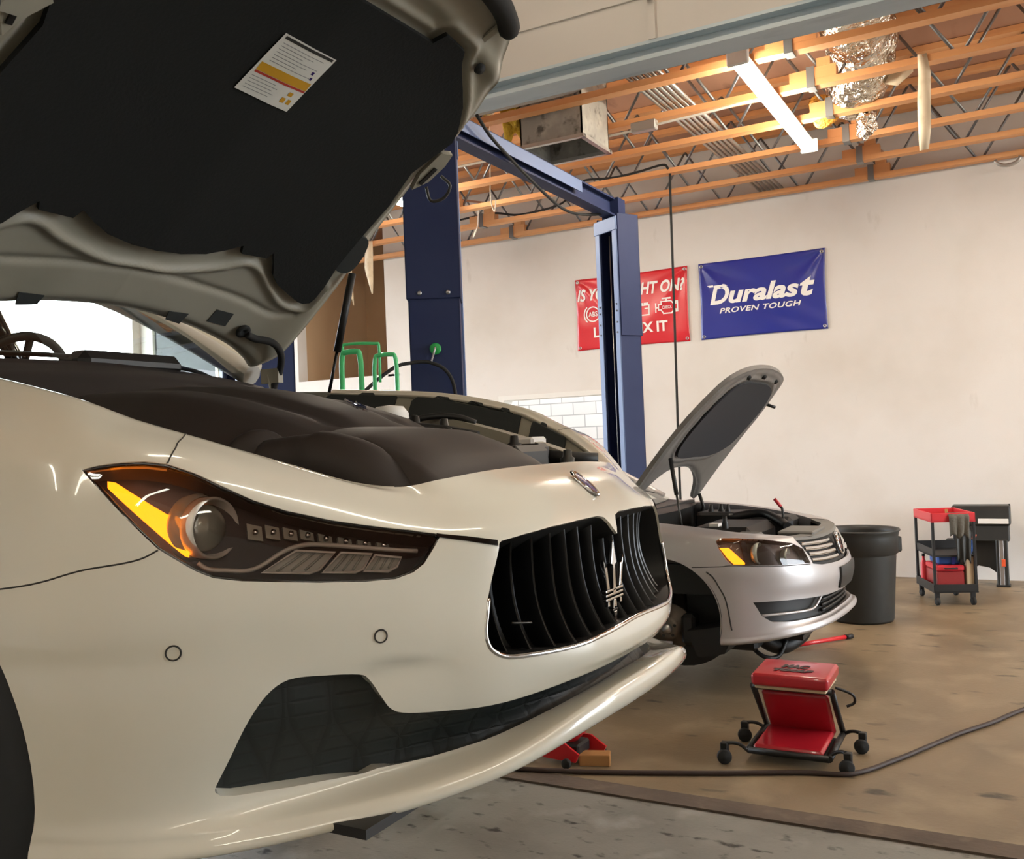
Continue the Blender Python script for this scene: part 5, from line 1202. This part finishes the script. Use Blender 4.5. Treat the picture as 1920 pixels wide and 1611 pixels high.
outl = oh + [(-a, b) for a, b in oh[::-1]][1:-1]
pbody = skin('body', PS, outl, 'paint_silver', pc, holes=[PHL, mir(PHL), PLGF], flange=(.02, .02, .03), edge_flange=.015, step=(.14, .16), sc=(.14, .09), dedge=.02)
for s in (-1, 1):
    f = (lambda L: L) if s < 0 else mir
    h = skin('headlight', PS, f(PHL), 'lamp_smoke', pc, off=-.05, edge_flange=-.045, dedge=.03)
    skin('lens_cover', PS, f(PHL), 'lamp_glass', h, off=-.003, dedge=.03)
    I = [(-5.98, 6.62), (-5.735, 6.64), (-5.10, 6.16), (-5.11, 6.10), (-5.55, 6.10), (-5.77, 6.30)]
    skin('indicator', PS, f(I), 'amber_glow', h, off=-.02, thick=.015, dedge=.02, label='glowing amber indicator')
    c = PS.off([-4.6 * -s], [6.5], -.035)[0]
    MB().lathe([(.045, -.03), (.062, -.01), (.066, .012), (.06, .01), (.03, -.015), (0, -.02)], c, (1, 0, 0), 28).build('reflector', 'lens_bowl', h)
    c = PS.off([-3.5 * -s], [6.4], -.035)[0]
    MB().lathe([(.035, -.03), (.05, -.01), (.054, .01), (.048, .008), (.02, -.015), (0, -.02)], c, (1, 0, 0), 28).build('reflector', 'lens_bowl', h)
    skin('lamp_divider', PS, f([(-5.1, 6.1), (-4.95, 6.1), (-4.98, 6.95), (-5.2, 6.95)]), 'lamp_dark', h, off=-.03, thick=.006, dedge=.03)
    seam('panel_seam', PS, f([(-6.52, 5.907), (-6.269, 5.95), (-5.9, 6.0), (-5.614, 6.045), (-4.5, 6.03), (-3.6, 6.03), (-2.8, 6.03)]), .0025, 'seam_dark', pc)
    if s < 0:
        seam('scuff_mark', PS, [(-6.25, 5.75), (-6.10, 5.45), (-5.921, 4.601), (-5.791, 3.689), (-5.704, 2.883)], .0045, 'seam_dark', pc, -.001)
    # wheel housing and the rear wheel
    P = []
    for a in np.linspace(math.radians(-20), math.radians(200), 30): P.append([(-2.0 + .372 * math.cos(a), PYC + s * w, .50 + .372 * math.sin(a)) for w in (.90, .86, .52)])
    MB().grid(P).build('wheel_liner', 'plastic_black', pc)
    MB().lathe([(0, 0), (.375, 0)], (-2.0, PYC + s * .52, .50), (0, 1, 0), 36).build('wheel_liner', 'plastic_black', pc)
    r = MB().lathe([(.19, -.10), (.28, -.105), (.32, -.08), (.32, .08), (.28, .105), (.19, .10)], (-4.78, PYC + s * .80, .42), (0, 1, 0), 40).build('tyre', 'tyre', pc)
    MB().lathe([(0, .02), (.06, .02), (.10, .05), (.18, .03), (.2, .09), (.2, -.09), (0, -.06)], (-4.78, PYC + s * .80, .42), (0, s, 0), 32).build('wheel_rim', 'rust_steel', r)
    y = PYC + s * .70
    if s < 0:
        d = MB().lathe([(0, .05), (.05, .048), (.072, .045), (.075, .0), (.144, -.004), (.144, -.022), (.07, -.022), (0, -.02)], (-2.02, y, .405), (0, s, 0), 40).build('brake_disc', 'rust_steel', pc)
        for q in range(5):
            a = 2 * math.pi * q / 5 + .4; p = (-2.02 + .052 * math.cos(a), y + s * .047, .405 + .052 * math.sin(a))
            MB().cyl(p, (p[0], p[1] + s * .004, p[2]), .010, n=12).build('stud_hole', 'black', d)
        MB().lathe([(0, .075), (.028, .07), (.034, .05), (.034, .03)], (-2.02, y, .405), (0, s, 0), 20).build('hub', 'steel', d)
        MB().box((-1.93, y - .06, .31), (-1.84, y + .06, .50), bev=.02).build('brake_caliper', 'black', pc)
        MB().tube([(-2.0, y + .16, .42), (-2.02, y + .2, .75), (-2.05, y + .22, 1.0)], .045, 14).build('suspension_strut', 'black', pc)
    else:
        r = MB().lathe([(.19, -.10), (.28, -.105), (.32, -.08), (.32, .08), (.28, .105), (.19, .10)], (-2.02, PYC + s * .79, .405), (0, 1, 0), 40).build('tyre', 'tyre', pc)
        MB().lathe([(0, .02), (.06, .02), (.10, .05), (.18, .03), (.2, .09), (.2, -.09), (0, -.06)], (-2.02, PYC + s * .79, .405), (0, s, 0), 32).build('wheel_rim', 'rust_steel', r)
MB().prism([(-1.86, .42), (-1.64, .46), (-1.60, .36), (-1.63, .30), (-1.76, .27), (-1.80, .275), (-1.84, .38)], (0, PYC - .86, 0), (1, 0, 0), (0, 0, 1), (0, .25, 0)).build('splash_flap', 'black', pc)
# grille, emblem, plate bracket
pg = skin('grille', PS, [(-2.62, 5.97), (-2.68, 6.38), (-3.05, 7.0), (-1.5, 7.08), (0, 7.08), (1.5, 7.08), (3.05, 7.0), (2.68, 6.38), (2.62, 5.97), (0, 5.95)], 'black', pc, off=-.03, dedge=.03, label='black grille with chrome bars')
for v in (6.82, 6.62, 6.42, 6.2):
    for s in (-1, 1):
        a1 = 2.62 + max(0, v - 6.35) * .5; P = []
        for a in np.linspace(a1, .72, 18):
            P.append([tuple(PS.off([s * a], [v + dv], d)[0]) for dv, d in ((-.075, -.022), (-.06, .0), (.04, .002), (.07, -.022))])
        MB().grid(P).build('grille_bar', 'chrome', pg)
c = Vector(PS.off([0], [6.52], .012)[0]); n = Vector((.97, 0, .22)).normalized(); yy = Vector((0, 1, 0)); up = n.cross(yy) * -1; up = up if up.z > 0 else -up
em = MB().lathe([(.060, -.02), (.074, -.02), (.076, .0), (.070, .006), (.062, .002)], c, tuple(n), 40).build('round_emblem', 'chrome', pg)
MB().lathe([(0, -.012), (.064, -.014)], c, tuple(n), 32).build('emblem_field', 'dark_steel', em)
mb = MB()
for L in ([(-.036, .058), (0, -.004), (.036, .058)], [(-.062, .022), (-.030, -.056), (0, .008 - .014), (.030, -.056), (.062, .022)]):
    for q in line_poly(L, .013): mb.prism(q, c - n * .010, yy, up, n * .012)
mb.build('emblem_letters', 'chrome', em)
skin('plate_bracket', PS, [(-1.12, 5.55), (-1.12, 4.15), (1.12, 4.15), (1.12, 5.55)], 'can_grey', pc, off=.014, thick=.012, dedge=.03, label='dark grey empty plate bracket')
lgp = skin('lower_grille', PS, PLGF, 'plastic_black', pc, off=-.05, edge_flange=-.03, dedge=.03)
for s in (-1, 1):
    L = smooth_open([(-4.60, 3.42), (-3.612, 3.40), (-2.75, 3.40), (-2.45, 3.5), (-2.25, 3.72), (-2.1, 3.95)], 6); L = L if s < 0 else [(-a, b) for a, b in L]
    MB().tube(on(PS, L, -.022), .008, 8).build('silver_strip', 'paint_silver', lgp)
for v in (3.2, 3.45, 3.7): MB().tube(on(PS, [(a, v) for a in np.linspace(-2.0, 2.0, 15)], -.035), .009, 8).build('slat', 'plastic_black', lgp)
# lock carrier, engine bay
skin('lock_carrier', PS, [(-3.1, 7.0), (-3.2, 8.), (-3.5, 9.), (0, 9.), (3.5, 9.), (3.2, 8.), (3.1, 7.0), (0, 7.05)], 'plastic_grey', pc, off=-.004, edge_flange=.02, dedge=.03)
MB().box((-1.42, PYC - .32, .945), (-1.20, PYC + .05, .972), bev=.008).build('carrier_cover', 'plastic_grey', pc)
MB().box((-2.3, PYC - .72, .62), (-1.36, PYC + .72, .80)).box((-2.34, PYC - .75, .6), (-2.3, PYC + .75, 1.10)).build('bay_floor', 'black', pc)
for s in (-1, 1):
    TT = np.linspace(3.3, 8, 30); P = []
    for a in TT:
        p = PS.local([a], [9.])[0]; P.append([(p[0], PYC + s * p[1], p[2]), (p[0], PYC + s * (p[1] - .03), p[2] - .012), (p[0], PYC + s * (p[1] - .06), p[2] - .06), (p[0], PYC + s * (p[1] - .08), p[2] - .25)])
    MB().grid(P).build('inner_wing', 'plastic_grey' if s < 0 else 'felt_dark', pc)
MB().box((-1.98, PYC - .42, .8), (-1.55, PYC + .22, 1.0), bev=.05).build('engine_cover', 'plastic_black', pc)
MB().box((-2.18, PYC + .36, .8), (-1.82, PYC + .66, 1.03), bev=.02).build('battery_box', 'black', pc)
MB().box((-1.80, PYC + .38, .8), (-1.48, PYC + .64, 1.0), bev=.03).build('air_box', 'plastic_black', pc)
MB().box((-1.62, PYC - .64, .8), (-1.46, PYC - .46, .985), bev=.02).build('washer_tank', 'plastic_grey', pc)
MB().tube(smooth_open([(-1.9, PYC + .3, 1.0), (-1.7, PYC + .34, 1.03), (-1.56, PYC + .25, 1.0), (-1.45, PYC + .1, .96)], 6), .03, 12).build('intake_hose', 'black', pc)
for i, (x, y) in enumerate(((-2.08, .45), (-2.02, .5), (-1.96, .47), (-1.7, -.5))):
    MB().lathe([(0, .05), (.014, .048), (.016, .02), (.022, 0), (.022, -.03)], (x, PYC + y, 1.035), (0, 0, 1), 12).build('bay_cap', 'black', pc)
MB().box((-1.85, PYC - .35, 1.0), (-1.79, PYC - .27, 1.018)).build('label_sticker', 'white_plastic', pc)
ds = MB().tube(smooth_open([(-1.50, PYC + .20, .98), (-1.505, PYC + .21, 1.06), (-1.515, PYC + .21, 1.085), (-1.555, PYC + .20, 1.14)], 5), .009, 8).build('dipstick', 'black', pc)
MB().tube([(-1.515, PYC + .21, 1.085), (-1.555, PYC + .20, 1.14)], .012, 10).build('dipstick_handle', 'red_plastic', ds)
MB().box((-4.9, PYC - .78, .33), (-2.35, PYC + .78, .37)).box((-2.2, PYC - .5, .33), (-1.25, PYC + .5, .36)).build('undertray', 'black', pc)
MB().tube(smooth_open([(-1.55, PYC - .45, .36), (-1.48, PYC - .4, .28), (-1.40, PYC - .35, .26), (-1.32, PYC - .25, .31), (-1.30, PYC - .2, .37)], 5), .05, 14).build('ribbed_duct', 'black', pc)
mb = MB().box((-1.72, PYC - .62, .27), (-1.5, PYC - .40, .34), bev=.02).tube(smooth_open([(-1.62, PYC - .45, .3), (-1.50, PYC - .5, .22), (-1.42, PYC - .44, .21), (-1.38, PYC - .38, .3)], 5), .014, 8)
mb.build('hanging_wiring', 'black', pc)
# bonnet
PTH = math.radians(47.5); PHO = np.array([-2.30, PYC, 1.19]); PHS = np.array([math.cos(PTH), 0, math.sin(PTH)]); PHN = np.array([-math.sin(PTH), 0, math.cos(PTH)])
class PHood(HoodSkin):
    def pos(self, s, w):
        s = np.atleast_1d(np.asarray(s, float)); w = np.atleast_1d(np.asarray(w, float))
        h = .045 * np.sin(np.pi * np.clip((s + .1) / 1.35, 0, 1)) - .05 * (w / .75) ** 2 - .05 * np.clip(s - .95, 0, None) ** 2 / .06 + self.n
        for f in self.bumps: h = h + f(s, w)
        p = PHO + s[:, None] * PHS + h[:, None] * PHN; p[:, 1] += w; return p
PE = smooth_open([(.24, 0), (.235, .15), (.20, .32), (.14, .48), (.06, .60), (-.04, .69), (-.06, .74), (.02, .775), (.25, .785), (.46, .79), (.70, .775), (.85, .735), (1.0, .665), (1.08, .57), (1.125, .42), (1.15, .22), (1.16, 0)], 4)
PL = smooth_open([(1.03, 0), (1.03, .25), (1.0, .42), (.93, .53), (.80, .60), (.62, .61), (.48, .57), (.39, .42), (.36, .22), (.36, 0)], 4)
ph_o = PHood(0.); ph_i = PHood(-.028); PEA = np.array(PE); PLA = np.array(PL)
ph_i.bumps = [lambda s, w: .016 * np.exp(-(dist_line(s, w, PEA) / .025) ** 2), lambda s, w: -.014 * np.exp(-((dist_line(s, w, PLA) - .03) / .018) ** 2)]
phd = skin('bonnet', ph_o, full(PE), 'paint_silver', pc, step=(.05, .05), sc=(1, 1), dedge=.025, label='open silver bonnet')
skin('inner_panel', ph_i, full(PE), 'under_silver', phd, step=(.022, .022), sc=(1, 1), dedge=.02, edge_flange=.028)
ph_l = PHood(-.042); skin('sound_liner', ph_l, full(PL), 'felt_dark', phd, step=(.05, .05), sc=(1, 1), dedge=.02, thick=-.01)
pp = lambda s, w, d=-.03: tuple(ph_o.pos([s], [w])[0] + PHN * d)
for s, w in ((1.07, .36), (1.07, -.36), (1.09, .0)):
    MB().lathe([(0, .02), (.014, .018), (.02, 0)], pp(s, w), tuple(-PHN), 14).build('buffer', 'rubber', phd)
MB().tube([pp(.86, .70, -.02), pp(.87, .70, -.05), pp(.88, .715, -.075)], .012, 8).build('hinge_stop', 'black', phd)
for s in (-1, 1):
    a = pp(.0, s * .72); MB().tube([a, (a[0] + .03, a[1], a[2] - .1), (a[0] - .0, a[1], a[2] - .2)], .014, 8).build('hinge', 'black', phd)
A0 = Vector(pp(.40, -.62, -.05)); A1 = Vector((-1.90, PYC - .745, 1.05))
gs = MB().cyl(A0, A0 + (A1 - A0) * .55, .014, n=12).build('gas_strut', 'black', pc)
MB().cyl(A0 + (A1 - A0) * .5, A1, .007, n=10).build('strut_rod', 'dark_steel', gs)
# rest of the body
for s in (-1, 1):
    P = []
    for X, lw, dz in ((-2.7, 1., 0.), (-3.4, 1.0, .03), (-4.2, 1.0, .05), (-5.0, .99, .05), (-5.5, .93, .04), (-5.68, .84, .03)):
        P.append([(X, PYC + s * p[1] * lw, p[2] + dz * (p[2] - .36) / .7) for p in PS.G[1:9, 8]])
    MB().grid(P).build('side_panel', 'paint_silver', pc)
    pil = [(-2.55, PYC + s * .74, 1.12), (-2.95, PYC + s * .70, 1.34), (-3.3, PYC + s * .64, 1.53), (-3.8, PYC + s * .60, 1.60), (-4.5, PYC + s * .60, 1.58), (-5.0, PYC + s * .63, 1.42), (-5.35, PYC + s * .68, 1.15)]
    MB().tube(smooth_open(pil, 5), .035, 10).build('roof_rail', 'paint_silver', pc)
MB().grid([[(X, PYC + w * q, z - .03 * q * q) for q in np.linspace(-1, 1, 9)] for X, z, w in ((-3.25, 1.54, .63), (-3.6, 1.61, .61), (-4.1, 1.63, .60), (-4.6, 1.60, .60), (-4.95, 1.50, .62))]).build('roof', 'paint_silver', pc)
MB().grid([[(-2.5 - .78 * q + .1 * (1 - y * y), PYC + y * (.74 - .11 * q), 1.11 + .44 * q) for y in np.linspace(-1, 1, 11)] for q in np.linspace(0, 1, 7)]).build('windscreen', 'screen_glass', pc)
MB().grid([[(-2.28 + .1 * (1 - y * y), PYC + y * .76, 1.075) for y in np.linspace(-1, 1, 11)], [(-2.55 + .1 * (1 - y * y), PYC + y * .75, 1.11) for y in np.linspace(-1, 1, 11)], [(-3.0, PYC + y * .72, 1.10) for y in np.linspace(-1, 1, 11)]]).build('cowl_panel', 'plastic_black', pc)
MB().grid([[(-5.3, PYC + q * .74, 1.14) for q in (-1, 0, 1)], [(-5.66, PYC + q * .72, 1.10) for q in (-1, 0, 1)], [(-5.70, PYC + q * .72, .4) for q in (-1, 0, 1)]]).build('boot_lid', 'paint_silver', pc)
